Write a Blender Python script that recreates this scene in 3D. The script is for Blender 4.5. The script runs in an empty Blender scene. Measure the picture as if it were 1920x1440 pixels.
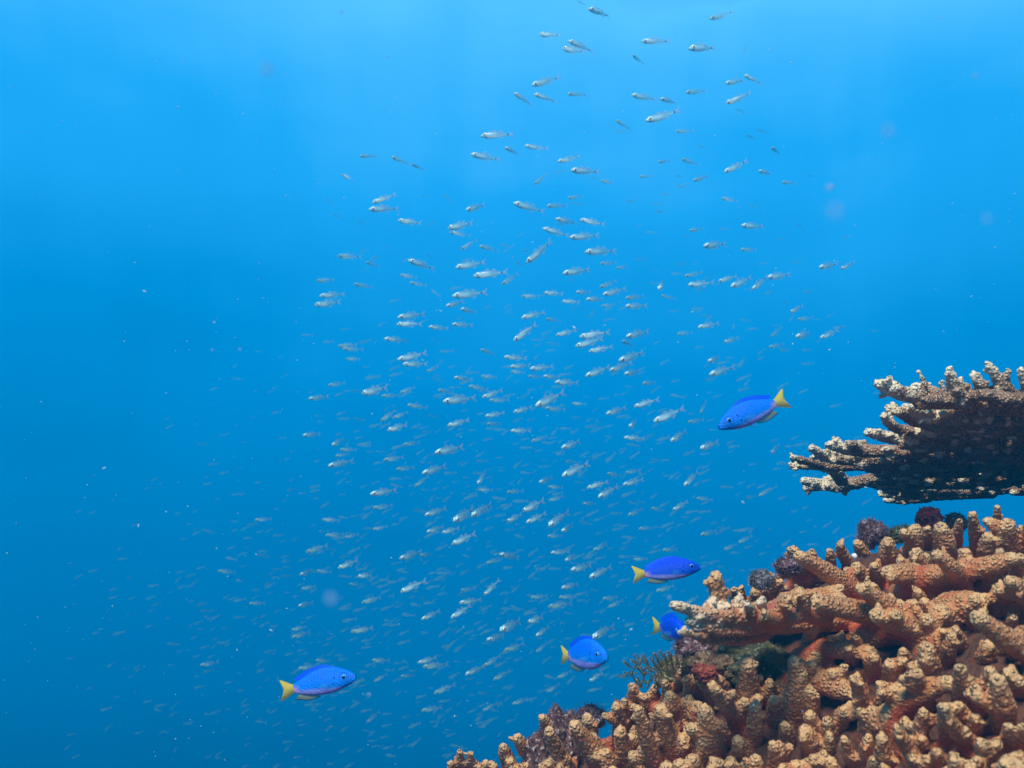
import bpy, bmesh, math, random
import numpy as np
from mathutils import Vector, Matrix, noise, kdtree
from math import radians as R

sc = bpy.context.scene
col = sc.collection
rnd = random.Random(7)
nrs = np.random.RandomState(11)

# ------------------------------------------------------------------ camera
F_PX = 1663.0            # focal length in photograph pixels (1920 wide)
PITCH = R(12)
cam_d = bpy.data.cameras.new('camera')
cam_d.sensor_width = 36
cam_d.lens = 36 * F_PX / 1920
cam_d.clip_start = 0.01
cam_d.clip_end = 300
cam = bpy.data.objects.new('camera', cam_d)
cam.rotation_euler = (R(90) + PITCH, 0, 0)
col.objects.link(cam)
sc.camera = cam
cam_d.dof.use_dof = True
cam_d.dof.focus_distance = 0.95
cam_d.dof.aperture_fstop = 13
cF = Vector((0, math.cos(PITCH), math.sin(PITCH)))
cU = Vector((0, -math.sin(PITCH), math.cos(PITCH)))
cR = Vector((1, 0, 0))


def P(x, y, d):
    """photograph pixel (1920 x 1440) + depth along the view axis -> world point"""
    return d * (cF + cR * ((x - 960) / F_PX) - cU * ((y - 720) / F_PX))


# ------------------------------------------------------------------ render
sc.render.engine = 'CYCLES'
sc.cycles.use_denoising = True
sc.cycles.volume_bounces = 1
sc.cycles.max_bounces = 8
sc.cycles.transparent_max_bounces = 24
sc.cycles.use_adaptive_sampling = True
sc.cycles.sample_clamp_indirect = 4
sc.view_settings.view_transform = 'Standard'
sc.view_settings.look = 'None'
sc.view_settings.exposure = 0.3
sc.view_settings.gamma = 1

# ------------------------------------------------------------------ open water all round (the world), sun
SUN_DIR = Vector((-0.24, -0.60, 0.76)).normalized()      # from the scene towards the sun
world = bpy.data.worlds.new('World')
sc.world = world
world.use_nodes = True
nt = world.node_tree
nt.nodes.clear()
N = nt.nodes.new
L = nt.links.new
out = N('ShaderNodeOutputWorld')
bg = N('ShaderNodeBackground')
tc = N('ShaderNodeTexCoord')
sep = N('ShaderNodeSeparateXYZ')
L(tc.outputs['Generated'], sep.inputs[0])
# slow cloudy unevenness of the light coming through the waves
mp = N('ShaderNodeMapping')
mp.inputs['Scale'].default_value = (1.0, 1.0, 3.0)
L(tc.outputs['Generated'], mp.inputs[0])
nz = N('ShaderNodeTexNoise')
nz.inputs['Scale'].default_value = 2.2
nz.inputs['Detail'].default_value = 2.5
L(mp.outputs[0], nz.inputs['Vector'])
ma = N('ShaderNodeMath'); ma.operation = 'MULTIPLY_ADD'
ma.inputs[1].default_value = 0.34
ma.inputs[2].default_value = -0.17
L(nz.outputs[0], ma.inputs[0])
# faint slanting shafts of light
mp2 = N('ShaderNodeMapping')
mp2.inputs['Rotation'].default_value = (R(15), R(-48), R(10))
mp2.inputs['Scale'].default_value = (6.0, 2.0, 1.0)
L(tc.outputs['Generated'], mp2.inputs[0])
nz2 = N('ShaderNodeTexNoise')
nz2.inputs['Scale'].default_value = 1.6
nz2.inputs['Detail'].default_value = 3.0
L(mp2.outputs[0], nz2.inputs['Vector'])
ma2 = N('ShaderNodeMath'); ma2.operation = 'MULTIPLY_ADD'
ma2.inputs[1].default_value = 0.15
ma2.inputs[2].default_value = -0.075
L(nz2.outputs[0], ma2.inputs[0])
a0 = N('ShaderNodeMath'); a0.operation = 'ADD'
L(ma.outputs[0], a0.inputs[0]); L(ma2.outputs[0], a0.inputs[1])
ad = N('ShaderNodeMath'); ad.operation = 'ADD'
# a little darker towards the open sea on the left
tl = N('ShaderNodeMath'); tl.operation = 'MULTIPLY_ADD'
tl.inputs[1].default_value = 0.07
L(sep.outputs[0], tl.inputs[0]); L(sep.outputs[2], tl.inputs[2])
L(tl.outputs[0], ad.inputs[0]); L(a0.outputs[0], ad.inputs[1])
mr = N('ShaderNodeMapRange')
mr.inputs['From Min'].default_value = -1
mr.inputs['From Max'].default_value = 1
L(ad.outputs[0], mr.inputs[0])
cr = N('ShaderNodeValToRGB')
el = cr.color_ramp.elements
stops = [(-1.0, (0.0, 0.012, 0.045)), (-0.25, (0.0, 0.04, 0.15)), (0.0, (0.0, 0.25, 0.68)), (0.22, (0.0, 0.54, 1.36)),
         (0.42, (0.03, 0.80, 1.85)), (0.60, (0.22, 1.15, 2.1)), (0.78, (0.04, 0.30, 0.60)), (1.0, (0.02, 0.12, 0.30))]
while len(el) < len(stops):
    el.new(0.5)
for e, (z, c) in zip(el, stops):
    e.position = (z + 1) / 2
    e.color = (*c, 1)
L(mr.outputs[0], cr.inputs[0])
L(cr.outputs[0], bg.inputs['Color'])
bg.inputs['Strength'].default_value = 0.5
L(bg.outputs[0], out.inputs[0])

sun_d = bpy.data.lights.new('sun', 'SUN')
sun_d.energy = 5.0
sun_d.angle = R(16)
sun_d.color = (1.0, 0.93, 0.82)
sun = bpy.data.objects.new('sun', sun_d)
sun.rotation_euler = SUN_DIR.to_track_quat('Z', 'Y').to_euler()
col.objects.link(sun)

# ------------------------------------------------------------------ helpers
def tag(o, label=None, cat=None, group=None, kind=None):
    if label: o['label'] = label
    if cat: o['category'] = cat
    if group: o['group'] = group
    if kind: o['kind'] = kind
    return o


def empty(name, loc, parent=None):
    o = bpy.data.objects.new(name, None)
    o.empty_display_size = 0.02
    o.location = loc
    col.objects.link(o)
    if parent: o.parent = parent
    return o


def link_mesh(name, me, parent=None, loc=None):
    o = bpy.data.objects.new(name, me)
    if loc is not None: o.location = loc
    if parent: o.parent = parent
    col.objects.link(o)
    return o


def mesh_np(name, V, Fc, smooth=True, mats=(), midx=None):
    """V (n,3), Fc (m,k) arrays of one face size"""
    me = bpy.data.meshes.new(name)
    V = np.asarray(V, dtype=np.float32); Fc = np.asarray(Fc, dtype=np.int32)
    k = Fc.shape[1]
    me.vertices.add(len(V)); me.vertices.foreach_set('co', V.ravel())
    me.loops.add(Fc.size); me.loops.foreach_set('vertex_index', Fc.ravel())
    me.polygons.add(len(Fc))
    me.polygons.foreach_set('loop_start', np.arange(0, Fc.size, k, dtype=np.int32))
    me.update(calc_edges=True)
    if smooth: me.polygons.foreach_set('use_smooth', np.ones(len(Fc), dtype=bool))
    for m in mats: me.materials.append(m)
    if midx is not None: me.polygons.foreach_set('material_index', np.asarray(midx, dtype=np.int32))
    return me


class Nodes:
    def __init__(s, name):
        s.m = bpy.data.materials.new(name); s.m.use_nodes = True
        s.t = s.m.node_tree; s.b = s.t.nodes['Principled BSDF']; s.o = s.t.nodes['Material Output']

    def n(s, typ, **kw):
        x = s.t.nodes.new('ShaderNode' + typ)
        for k, v in kw.items():
            if k in x.inputs.keys(): x.inputs[k].default_value = v
            else: setattr(x, k, v)
        return x

    def l(s, a, b): s.t.links.new(a, b)

    def mix(s, fac, a, b, mode='MIX'):
        x = s.t.nodes.new('ShaderNodeMix'); x.data_type = 'RGBA'; x.blend_type = mode
        for sock, v in ((x.inputs[0], fac), (x.inputs[6], a), (x.inputs[7], b)):
            if hasattr(v, 'is_output'): s.l(v, sock)
            else: sock.default_value = v if isinstance(v, float) else (*v, 1)
        return x.outputs[2]

    def math(s, op, a, b=0.0, c=0.0, clamp=False):
        x = s.t.nodes.new('ShaderNodeMath'); x.operation = op; x.use_clamp = clamp
        for i, v in enumerate((a, b, c)):
            if hasattr(v, 'is_output'): s.l(v, x.inputs[i])
            else: x.inputs[i].default_value = v
        return x.outputs[0]

    def ramp(s, fac, lo, hi):
        x = s.t.nodes.new('ShaderNodeMapRange'); x.interpolation_type = 'SMOOTHSTEP'
        s.l(fac, x.inputs[0]); x.inputs[1].default_value = lo; x.inputs[2].default_value = hi
        return x.outputs[0]

    def bump(s, h, strength, dist):
        x = s.t.nodes.new('ShaderNodeBump'); x.inputs['Strength'].default_value = strength
        x.inputs['Distance'].default_value = dist; s.l(h, x.inputs['Height']); s.l(x.outputs[0], s.b.inputs['Normal'])


# ------------------------------------------------------------------ coral materials
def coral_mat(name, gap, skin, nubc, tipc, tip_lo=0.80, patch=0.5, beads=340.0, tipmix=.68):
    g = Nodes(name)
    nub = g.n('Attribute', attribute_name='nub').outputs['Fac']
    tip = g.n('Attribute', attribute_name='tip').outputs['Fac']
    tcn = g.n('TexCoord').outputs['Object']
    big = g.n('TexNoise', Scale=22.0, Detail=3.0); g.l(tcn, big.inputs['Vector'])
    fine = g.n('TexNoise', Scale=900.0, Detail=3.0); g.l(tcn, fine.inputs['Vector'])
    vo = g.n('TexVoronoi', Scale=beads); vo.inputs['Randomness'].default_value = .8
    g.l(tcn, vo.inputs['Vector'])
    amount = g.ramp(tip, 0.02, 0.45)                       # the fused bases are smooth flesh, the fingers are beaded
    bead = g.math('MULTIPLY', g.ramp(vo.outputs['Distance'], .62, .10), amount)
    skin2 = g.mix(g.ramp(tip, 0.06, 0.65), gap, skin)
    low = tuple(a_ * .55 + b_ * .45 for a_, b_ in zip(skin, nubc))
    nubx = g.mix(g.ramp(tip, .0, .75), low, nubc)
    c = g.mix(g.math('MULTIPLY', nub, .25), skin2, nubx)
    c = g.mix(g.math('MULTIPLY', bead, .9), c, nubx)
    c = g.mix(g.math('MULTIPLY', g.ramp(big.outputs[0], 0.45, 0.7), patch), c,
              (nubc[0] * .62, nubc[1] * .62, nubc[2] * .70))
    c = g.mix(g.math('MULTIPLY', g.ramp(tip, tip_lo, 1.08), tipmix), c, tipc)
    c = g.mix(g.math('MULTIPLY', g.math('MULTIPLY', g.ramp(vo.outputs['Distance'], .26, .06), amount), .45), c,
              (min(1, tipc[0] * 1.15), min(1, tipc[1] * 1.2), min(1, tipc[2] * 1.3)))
    g.l(c, g.b.inputs['Base Color'])
    g.b.inputs['Roughness'].default_value = 0.6
    g.b.inputs['Specular IOR Level'].default_value = 0.4
    h = g.math('ADD', bead, g.math('MULTIPLY', fine.outputs[0], .5))
    g.bump(h, 1.0, 0.0019)
    return g.m


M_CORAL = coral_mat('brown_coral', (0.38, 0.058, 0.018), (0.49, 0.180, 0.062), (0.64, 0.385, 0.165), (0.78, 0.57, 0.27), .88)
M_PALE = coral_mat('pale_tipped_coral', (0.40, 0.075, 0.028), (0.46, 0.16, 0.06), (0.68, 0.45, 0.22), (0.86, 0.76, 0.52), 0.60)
M_TABLE = coral_mat('table_coral', (0.026, 0.007, 0.005), (0.20, 0.085, 0.042), (0.62, 0.47, 0.29), (0.84, 0.73, 0.50), 0.68, 0.35, 330.0, .88)  # near-black first colour puts the shade under the plate into the material

# ------------------------------------------------------------------ the reef
XC = [-1.2, -.45, -.10, 0.0, .10, .20, .27, .35, .46, .60, 1.0, 2.5]
ZC = [-1.4, -.62, -.215, -.175, -.140, -.086, -.018, .012, .030, .042, .06, .05]


def reef_h(x, y):
    z = np.interp(x, XC, ZC) - 0.012
    z = z - 0.28 * np.maximum(0, .80 - y) - 0.35 * np.maximum(0, .42 - y)
    z = z - 0.9 * np.maximum(0, y - .86) ** 1.15
    z = z + .014 * np.exp(-((x - .36) / .16) ** 4) * (y > .70)
    z = z + 0.064 * np.exp(-(((x - .175) / .05) ** 2 + ((y - .79) / .05) ** 2))
    # the hollow under the overhanging branches
    z = z - 0.05 * np.exp(-(((x - .215) / .035) ** 2 + ((y - .64) / .05) ** 2))
    return z


def reef_hit(px, py):
    d = P(px, py, 1.0)
    t = 0.30
    while t < 1.0:
        q = d * t
        if q.z < float(reef_h(q.x, q.y)): return t
        t += 0.004
    return None


def build_reef():
    nx, ny = 360, 260
    xs = np.linspace(-1.1, 2.2, nx); ys = np.linspace(-.3, 1.9, ny)
    X, Y = np.meshgrid(xs, ys, indexing='ij')
    Z = reef_h(X, Y)
    V = np.stack([X, Y, Z], -1).reshape(-1, 3)
    for i in range(len(V)):
        v = Vector(V[i])
        n1 = noise.fractal(v * 9, 1.0, 2.1, 5) * .016 + noise.fractal(v * 40, 1.0, 2.1, 3) * .005
        V[i, 2] = max(V[i, 2] + n1, -1.55)
    idx = np.arange(nx * ny).reshape(nx, ny)
    Fc = np.stack([idx[:-1, :-1], idx[1:, :-1], idx[1:, 1:], idx[:-1, 1:]], -1).reshape(-1, 4)
    g = Nodes('reef_rock')
    t_ = g.n('TexCoord').outputs['Object']
    a = g.n('TexNoise', Scale=30.0, Detail=6.0); g.l(t_, a.inputs['Vector'])
    b = g.n('TexVoronoi', Scale=160.0); g.l(t_, b.inputs['Vector'])
    c = g.mix(g.ramp(a.outputs[0], .35, .65), (0.04, 0.010, 0.005), (0.12, 0.030, 0.013))
    c = g.mix(g.math('MULTIPLY', g.ramp(b.outputs[0], .0, .35), .5), (0.10, 0.045, 0.022), c)
    g.l(c, g.b.inputs['Base Color']); g.b.inputs['Roughness'].default_value = .9
    g.bump(b.outputs[0], .8, .004)
    o = link_mesh('reef_ground', mesh_np('reef_ground', V, Fc, mats=[g.m]))
    tag(o, kind='structure')


build_reef()

# ------------------------------------------------------------------ branching corals
def ico(sub):
    bm = bmesh.new(); bmesh.ops.create_icosphere(bm, subdivisions=sub, radius=1)
    v = np.array([x.co[:] for x in bm.verts]); f = np.array([[q.index for q in x.verts] for x in bm.faces]); bm.free()
    return v, f


ICO2 = ico(2)
ICO1 = ico(1)


def grow(branches, voxel, nub_gap, nub_h, smooth_it=3):
    """branches: list of chains, chain = list of (Vector, radius, tipness); several chains may share an id.
    Fuses them into one skin, adds the corallites, returns V, F, nub, tip, id, normals"""
    C, Rr, T, I, Dv = [], [], [], [], []
    for bid, chain in branches:
        for (a, ra, ta), (b, rb, tb) in zip(chain[:-1], chain[1:]):
            ln = (b - a).length
            n = max(1, int(ln / (min(ra, rb) * .38)))
            d = (b - a).normalized() if ln > 0 else Vector((0, 0, 1))
            for i in range(n + 1):
                u = i / n
                C.append(a.lerp(b, u)); Rr.append(ra + (rb - ra) * u); T.append(ta + (tb - ta) * u); I.append(bid); Dv.append(d)
    Ca = np.array([c[:] for c in C]); Ra = np.array(Rr); Ta = np.array(T); Ia = np.array(I); Da = np.array([d[:] for d in Dv])
    iv, fi = ICO2
    V = (iv[None] * Ra[:, None, None] + Ca[:, None]).reshape(-1, 3)
    Fc = (fi[None] + (np.arange(len(Ca)) * len(iv))[:, None, None]).reshape(-1, 3)
    tmp = link_mesh('tmp', mesh_np('tmp', V, Fc))
    md = tmp.modifiers.new('r', 'REMESH'); md.mode = 'VOXEL'; md.voxel_size = voxel; md.adaptivity = 0
    dg = bpy.context.evaluated_depsgraph_get()
    ev = tmp.evaluated_get(dg); me = ev.to_mesh()
    nv = len(me.vertices)
    V = np.empty(nv * 3, dtype=np.float32); me.vertices.foreach_get('co', V); V = V.reshape(-1, 3).astype(np.float64)
    nf = len(me.polygons)
    tot = np.empty(nf, dtype=np.int32); me.polygons.foreach_get('loop_total', tot)
    lv = np.empty(len(me.loops), dtype=np.int32); me.loops.foreach_get('vertex_index', lv)
    assert (tot == 4).all()
    Fc = lv.reshape(-1, 4)
    ev.to_mesh_clear()
    m0 = tmp.data; bpy.data.objects.remove(tmp); bpy.data.meshes.remove(m0)
    E = np.concatenate([Fc[:, [0, 1]], Fc[:, [1, 2]], Fc[:, [2, 3]], Fc[:, [3, 0]]])
    cnt = np.bincount(E[:, 0], minlength=nv) + np.bincount(E[:, 1], minlength=nv)
    for _ in range(smooth_it):
        S = np.zeros_like(V)
        for k in range(3):
            S[:, k] = np.bincount(E[:, 0], V[E[:, 1], k], nv) + np.bincount(E[:, 1], V[E[:, 0], k], nv)
        V = V * .35 + (S / cnt[:, None]) * .65

    def normals(V):
        fn = np.cross(V[Fc[:, 2]] - V[Fc[:, 0]], V[Fc[:, 3]] - V[Fc[:, 1]])
        Nn = np.zeros_like(V)
        for j in range(4):
            for k in range(3):
                Nn[:, k] += np.bincount(Fc[:, j], fn[:, k], nv)
        return Nn / np.maximum(np.linalg.norm(Nn, axis=1, keepdims=True), 1e-12)
    Nn = normals(V)
    kd = kdtree.KDTree(len(Ca))
    for i, c in enumerate(C): kd.insert(c, i)
    kd.balance()
    near = np.fromiter((kd.find(v)[1] for v in V), dtype=np.int64, count=nv)
    tip, bid, dirv = Ta[near], Ia[near], Da[near]
    # corallites
    jit = nrs.permutation(nv)
    cell = np.floor(V[jit] / nub_gap).astype(np.int64)
    key = (cell[:, 0] * 73856093) ^ (cell[:, 1] * 19349663) ^ (cell[:, 2] * 83492791)
    _, first = np.unique(key, return_index=True)
    seeds = jit[first]
    kn = kdtree.KDTree(len(seeds))
    for i, s in enumerate(seeds): kn.insert(V[s], i)
    kn.balance()
    dist = np.empty(nv); sid = np.empty(nv, dtype=np.int64)
    for i, v in enumerate(V):
        _, j, d = kn.find(v); dist[i] = d; sid[i] = j
    amp = nrs.uniform(.45, 1.25, len(seeds))[sid]
    amp *= 0.45 + .75 * np.clip(tip * 1.6, 0, 1)
    q = np.clip(1 - (dist / (nub_gap * .58)) ** 2, 0, 1)
    V2 = V + Nn * (q * amp * nub_h)[:, None] + dirv * (q * amp * nub_h * .3)[:, None]
    return V2, Fc, np.clip(q * amp, 0, 1), tip, bid, normals(V2)


def split_parts(root, V, Fc, nub, tip, bid, Nn, mat_of, part='branch'):
    org = np.array(root.location)
    fb = bid[Fc[:, 0]].copy()
    fb[tip[Fc[:, 0]] < .10] = 9999
    # edge neighbours of every face
    nF = len(Fc)
    E = np.sort(np.concatenate([Fc[:, [0, 1]], Fc[:, [1, 2]], Fc[:, [2, 3]], Fc[:, [3, 0]]]), axis=1)
    fi = np.tile(np.arange(nF), 4)
    key = E[:, 0].astype(np.int64) * len(V) + E[:, 1]
    o = np.argsort(key, kind='stable'); key, fi = key[o], fi[o]
    same = key[1:] == key[:-1]
    A, B = fi[:-1][same], fi[1:][same]

    def comps(mask):
        lab = np.arange(nF)
        a, b = A[mask], B[mask]
        while True:
            m = np.minimum(lab[a], lab[b]); old = lab.copy()
            np.minimum.at(lab, a, m); np.minimum.at(lab, b, m)
            lab = lab[lab]; lab = lab[lab]
            if (old == lab).all(): return lab
    for _ in range(4):
        lab = comps(fb[A] == fb[B])
        u, inv, cn = np.unique(lab, return_inverse=True, return_counts=True)
        best = {}
        for i, (l_, c_) in enumerate(zip(u, cn)):
            k_ = fb[l_]
            if k_ not in best or cn[best[k_]] < c_: best[k_] = i
        keep = np.zeros(len(u), dtype=bool); keep[list(best.values())] = True
        kf = keep[inv]
        if kf.all(): break
        for a, b in ((A, B), (B, A)):
            mm = (~kf[a]) & kf[b]
            # give each stray component the id of one kept neighbour
            tgt = {}
            for ca, ib in zip(inv[a[mm]], fb[b[mm]]): tgt[ca] = ib
            if tgt:
                t_ = np.full(len(u), -1); 
                for k2, v2 in tgt.items(): t_[k2] = v2
                sel = t_[inv] >= 0
                fb[sel] = t_[inv][sel]
                kf = kf | sel
        fb[~kf] = fb[~kf]
    lab = comps(fb[A] == fb[B])
    u, inv, cn = np.unique(lab, return_inverse=True, return_counts=True)
    best = {}
    for i, (l_, c_) in enumerate(zip(u, cn)):
        k_ = fb[l_]
        if k_ not in best or cn[best[k_]] < c_: best[k_] = i
    keep = np.zeros(len(u), dtype=bool); keep[list(best.values())] = True
    fb[~keep[inv]] = -1
    for b in np.unique(fb):
        if b < 0: continue
        f = Fc[fb == b]
        if len(f) < 12: continue
        used, inv = np.unique(f.ravel(), return_inverse=True)
        me = mesh_np(part, V[used] - org, inv.reshape(-1, 4), mats=[mat_of(int(b))])
        nm_ = 'base' if b == 9999 else part
        for nm, arr in (('nub', nub), ('tip', tip)):
            at = me.attributes.new(nm, 'FLOAT', 'POINT'); at.data.foreach_set('value', arr[used].astype(np.float32))
        me.normals_split_custom_set_from_vertices(Nn[used].tolist())
        link_mesh(nm_, me, root)


# traced branches: (source panel, base x, base y, tip x, tip y, width, extra)
PAN = {3: (1440, 940, 4.0), 4: (1440, 1180, 4.0), 2: (1140, 1000, 4.8), 5: (820, 1180, 3.097)}
TR = [
 # crest
 (3,1080,440,1110,180,150),(3,1330,440,1290,170,170),(3,1570,360,1530,80,105),(3,1720,300,1720,30,80),(3,1820,420,1800,140,160),
 (3,1900,350,1900,190,100),(3,1640,450,1650,240,130),(3,1500,580,1480,360,130),(3,900,500,900,280,150),(3,740,440,660,300,110),
 (3,600,460,530,310,95),(3,470,490,460,360,85),(3,320,450,330,370,95),(3,260,480,190,350,105),(3,660,640,585,500,100),
 (3,820,580,790,470,110),(3,1420,300,1440,130,80),(3,980,560,1000,430,110),(3,1200,520,1180,400,110),(3,1750,520,1740,360,110),(3,1880,560,1890,400,120),
 (3,1190,300,1195,190,90),(3,1950,420,1960,160,120),(3,2050,420,2060,180,140),
 # terraces
 (3,600,760,180,505,130),(3,1010,980,640,755,140),(3,880,880,920,700,115),(3,1060,660,830,640,150),(3,1390,670,1200,500,120),
 (3,1160,670,1420,640,150),(3,1420,640,1820,530,140),(3,1620,610,1660,480,120),(3,1100,920,1080,750,150),(3,1250,1020,1185,870,160),(3,1100,1020,1100,900,130),
 (3,1340,930,1290,790,150),(3,1560,920,1540,720,125),(3,1340,900,1590,860,190),(3,1930,880,1740,700,140),(3,1870,840,1870,640,160),
 (3,440,840,430,720,130),(3,250,770,240,650,105),(3,760,960,290,860,150),(3,1000,1050,740,960,160),(3,300,1180,340,930,130),
 (3,420,1200,780,1240,140),(3,800,1270,790,1150,135),(3,900,1040,1250,1080,170),(3,1250,1080,1450,1020,160),(3,1440,1060,1400,960,120),
 (3,1920,1270,1480,990,165),(3,1680,1040,1680,950,105),(3,700,720,760,620,130),(3,520,660,480,560,110),(3,560,1080,540,1010,100),
 (3,1180,1370,1190,1070,185),(3,930,1340,910,1200,145),(3,220,1600,190,1170,150),(3,310,1330,345,1180,110),(3,500,1420,470,1270,135),(3,690,1410,660,1310,105),
 (3,1000,1460,980,1390,150),(3,1450,1500,1440,1225,135),(3,1580,1430,1500,1330,120),(3,1720,1420,1660,1260,150),(3,1850,1440,1800,1270,150),
 (3,2000,1350,1980,1150,170),(3,2060,1150,2000,980,160),(3,1980,720,1960,560,140),(3,2100,900,2060,700,150),
 (3,1750,1130,1880,1010,150),(3,1350,760,1330,700,110),(3,640,1180,600,1100,100),
 # front
 (4,200,660,245,300,190),(4,340,930,270,735,165),(4,640,1010,570,810,105),(4,900,1050,850,790,145),(4,1060,1100,905,850,110),(4,1400,930,1230,705,110),
 (4,1650,980,1590,835,145),(4,1410,1040,1390,930,100),(4,1590,1090,1560,965,110),(4,820,1100,800,970,150),(4,60,1080,40,850,130),
 (4,330,480,640,590,165),(4,720,600,640,350,120),(4,960,640,960,430,145),(4,1020,620,1330,500,150),(4,1760,740,1720,350,190),(4,460,1100,480,980,135),
 (4,1910,920,1910,710,110),(4,1180,1080,1170,960,120),(4,1800,1100,1790,960,130),(4,240,1120,210,1000,140),(4,2000,800,1990,560,150),(4,1000,1180,980,1060,150),(4,1500,860,1480,760,120),
 (4,1480,700,1420,560,130),(4,1600,560,1560,430,120),(4,100,1200,90,1070,150),(4,680,1200,660,1080,140),(4,1300,1200,1290,1080,140),(4,2020,1150,2000,980,150),
 # the overhanging arm and its neighbours
 (2,1150,620,1130,490,95),(2,1215,620,1200,470,80),(2,1320,680,1320,500,135),(2,1490,620,1460,360,125),(2,1560,560,1605,480,75),(2,1540,470,1550,335,75),
 (2,1700,600,1700,470,105),(2,1660,280,1660,120,100),(2,1830,290,1840,150,95),(2,1830,1000,1840,770,155),(2,1900,860,1600,780,125),
 (2,1260,1480,1240,1100,165),(2,1180,1290,1090,1200,70),(2,1390,1420,1360,1280,120),(2,1780,1450,1720,1130,165),
 (2,1330,480,1300,400,80),(2,1420,560,1400,500,80),(2,1620,700,1600,600,110),(2,1560,640,1570,580,100),
 # lower left
 (5,120,850,130,700,58),(5,80,870,80,765,58),(5,200,850,190,710,58),(5,250,870,285,765,66),(5,410,760,380,675,85),(5,440,840,420,755,80),
 (5,580,830,455,680,85),(5,660,750,605,695,60),(5,770,850,640,575,105),(5,700,720,600,565,70),(5,930,840,780,610,108),(5,880,640,870,500,105),(5,970,790,890,610,108),
 (5,1060,660,1035,430,88),(5,1110,790,1060,570,108),(5,1090,540,1085,405,78),(5,1290,830,1160,445,100),(5,1135,410,1130,320,80),(5,1335,400,1320,300,78),
 (5,1400,550,1345,370,115),(5,1390,740,1290,445,128),(5,1440,720,1425,630,125),(5,1400,330,1410,235,60),(5,1480,380,1460,280,95),
 (5,1600,740,1550,450,148),(5,1710,580,1570,390,88),(5,1670,660,1640,530,90),(5,1830,660,1850,420,108),(5,1790,440,1800,175,140),
 (5,1790,740,1740,630,108),(5,1490,640,1450,570,90),(5,1220,480,1200,380,80),(5,1270,420,1260,330,75),(5,1000,830,980,700,100),(5,1180,850,1130,720,110),
 (5,1500,860,1480,740,120),(5,1650,880,1620,760,120),(5,1350,880,1330,780,110),(5,320,880,330,780,70),(5,520,880,510,780,80),(5,640,880,650,760,80),(5,1860,860,1850,740,110),
 (5,1590,430,1590,300,80),(5,1620,330,1640,240,75),
]
# chains given outright: (colony, [(x, y, depth, width px)...])
ARMS = [
 ('middle', [(1545,1160,.66,36),(1507,1150,.64,34),(1455,1160,.625,36),(1411,1158,.61,35),(1365,1155,.60,30),(1327,1152,.592,27),(1290,1143,.586,21),(1264,1136,.583,17)]),
 ('middle', [(1460,1165,.63,32),(1400,1180,.61,27),(1345,1183,.597,22),(1310,1173,.59,19),(1290,1166,.587,16)]),
 ('middle', [(1430,1190,.635,30),(1380,1200,.62,24),(1330,1200,.61,20),(1300,1190,.605,18),(1277,1186,.60,15)]),
 ('middle', [(1640,1146,.76,50),(1540,1150,.74,50),(1430,1156,.72,46),(1340,1160,.70,40)]),  # added roof of coral, hidden behind the arm, to shade the hollow
 ('middle', [(1640,1158,.71,50),(1540,1160,.69,50),(1430,1166,.675,48),(1350,1172,.66,36)]),  # second added roof chain, also there to keep the hollow shaded
 ('middle', [(1352,1160,.61,34),(1345,1120,.605,32),(1342,1082,.60,25)]),
 ('middle', [(1395,1160,.615,26),(1392,1140,.61,24),(1386,1124,.605,17)]),
 ('middle', [(1425,1158,.62,28),(1426,1138,.615,24),(1430,1126,.61,17)]),
 ('middle', [(1462,1155,.625,30),(1468,1136,.62,27),(1476,1122,.615,19)]),
 ('middle', [(1500,1150,.64,32),(1508,1132,.63,28),(1500,1112,.625,20)]),
 ('middle', [(1372,1160,.605,22),(1368,1146,.60,20),(1360,1136,.598,15)]),
 ('middle', [(1410,1150,.612,20),(1408,1142,.60,19),(1400,1134,.592,14)]),
 ('middle', [(1450,1166,.62,26),(1440,1158,.60,22),(1432,1150,.592,15)]),
 ('middle', [(1440,1160,.65,40),(1480,1130,.68,40),(1560,1120,.70,42)]),
 ('middle', [(1318,1150,.60,14),(1334,1130,.597,20)]),
 ('middle', [(1325,1176,.594,16),(1304,1180,.590,16)]),
]


def colony_of(px, py):
    if px < 1415 and py > 1165: return 'lower'
    if py > 1235: return 'front'
    if py < 1128 and px > 1390: return 'crest'
    return 'middle'


def side_knobs(chain, n, bid, out, s=1.0):
    for _ in range(n):
        u = rnd.uniform(.30, .97)
        i = min(len(chain) - 2, int(u * (len(chain) - 1))); f = u * (len(chain) - 1) - i
        a, ra, ta = chain[i]; b, rb, tb = chain[i + 1]
        p = a.lerp(b, f); r = ra + (rb - ra) * f
        d = (b - a).normalized()
        s_ = Vector((rnd.gauss(0, 1), rnd.gauss(0, 1) - .5, rnd.gauss(0, 1) + .45)); s_ = (s_ - d * s_.dot(d)).normalized()
        e = p + (s_ * .85 + d * .65) * r * rnd.uniform(1.0, 1.9) * s
        tt = ta + (tb - ta) * f
        out.append((bid, [(p, r * .62, tt), (e, r * rnd.uniform(.34, .46), min(1, tt + .2))]))


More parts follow.
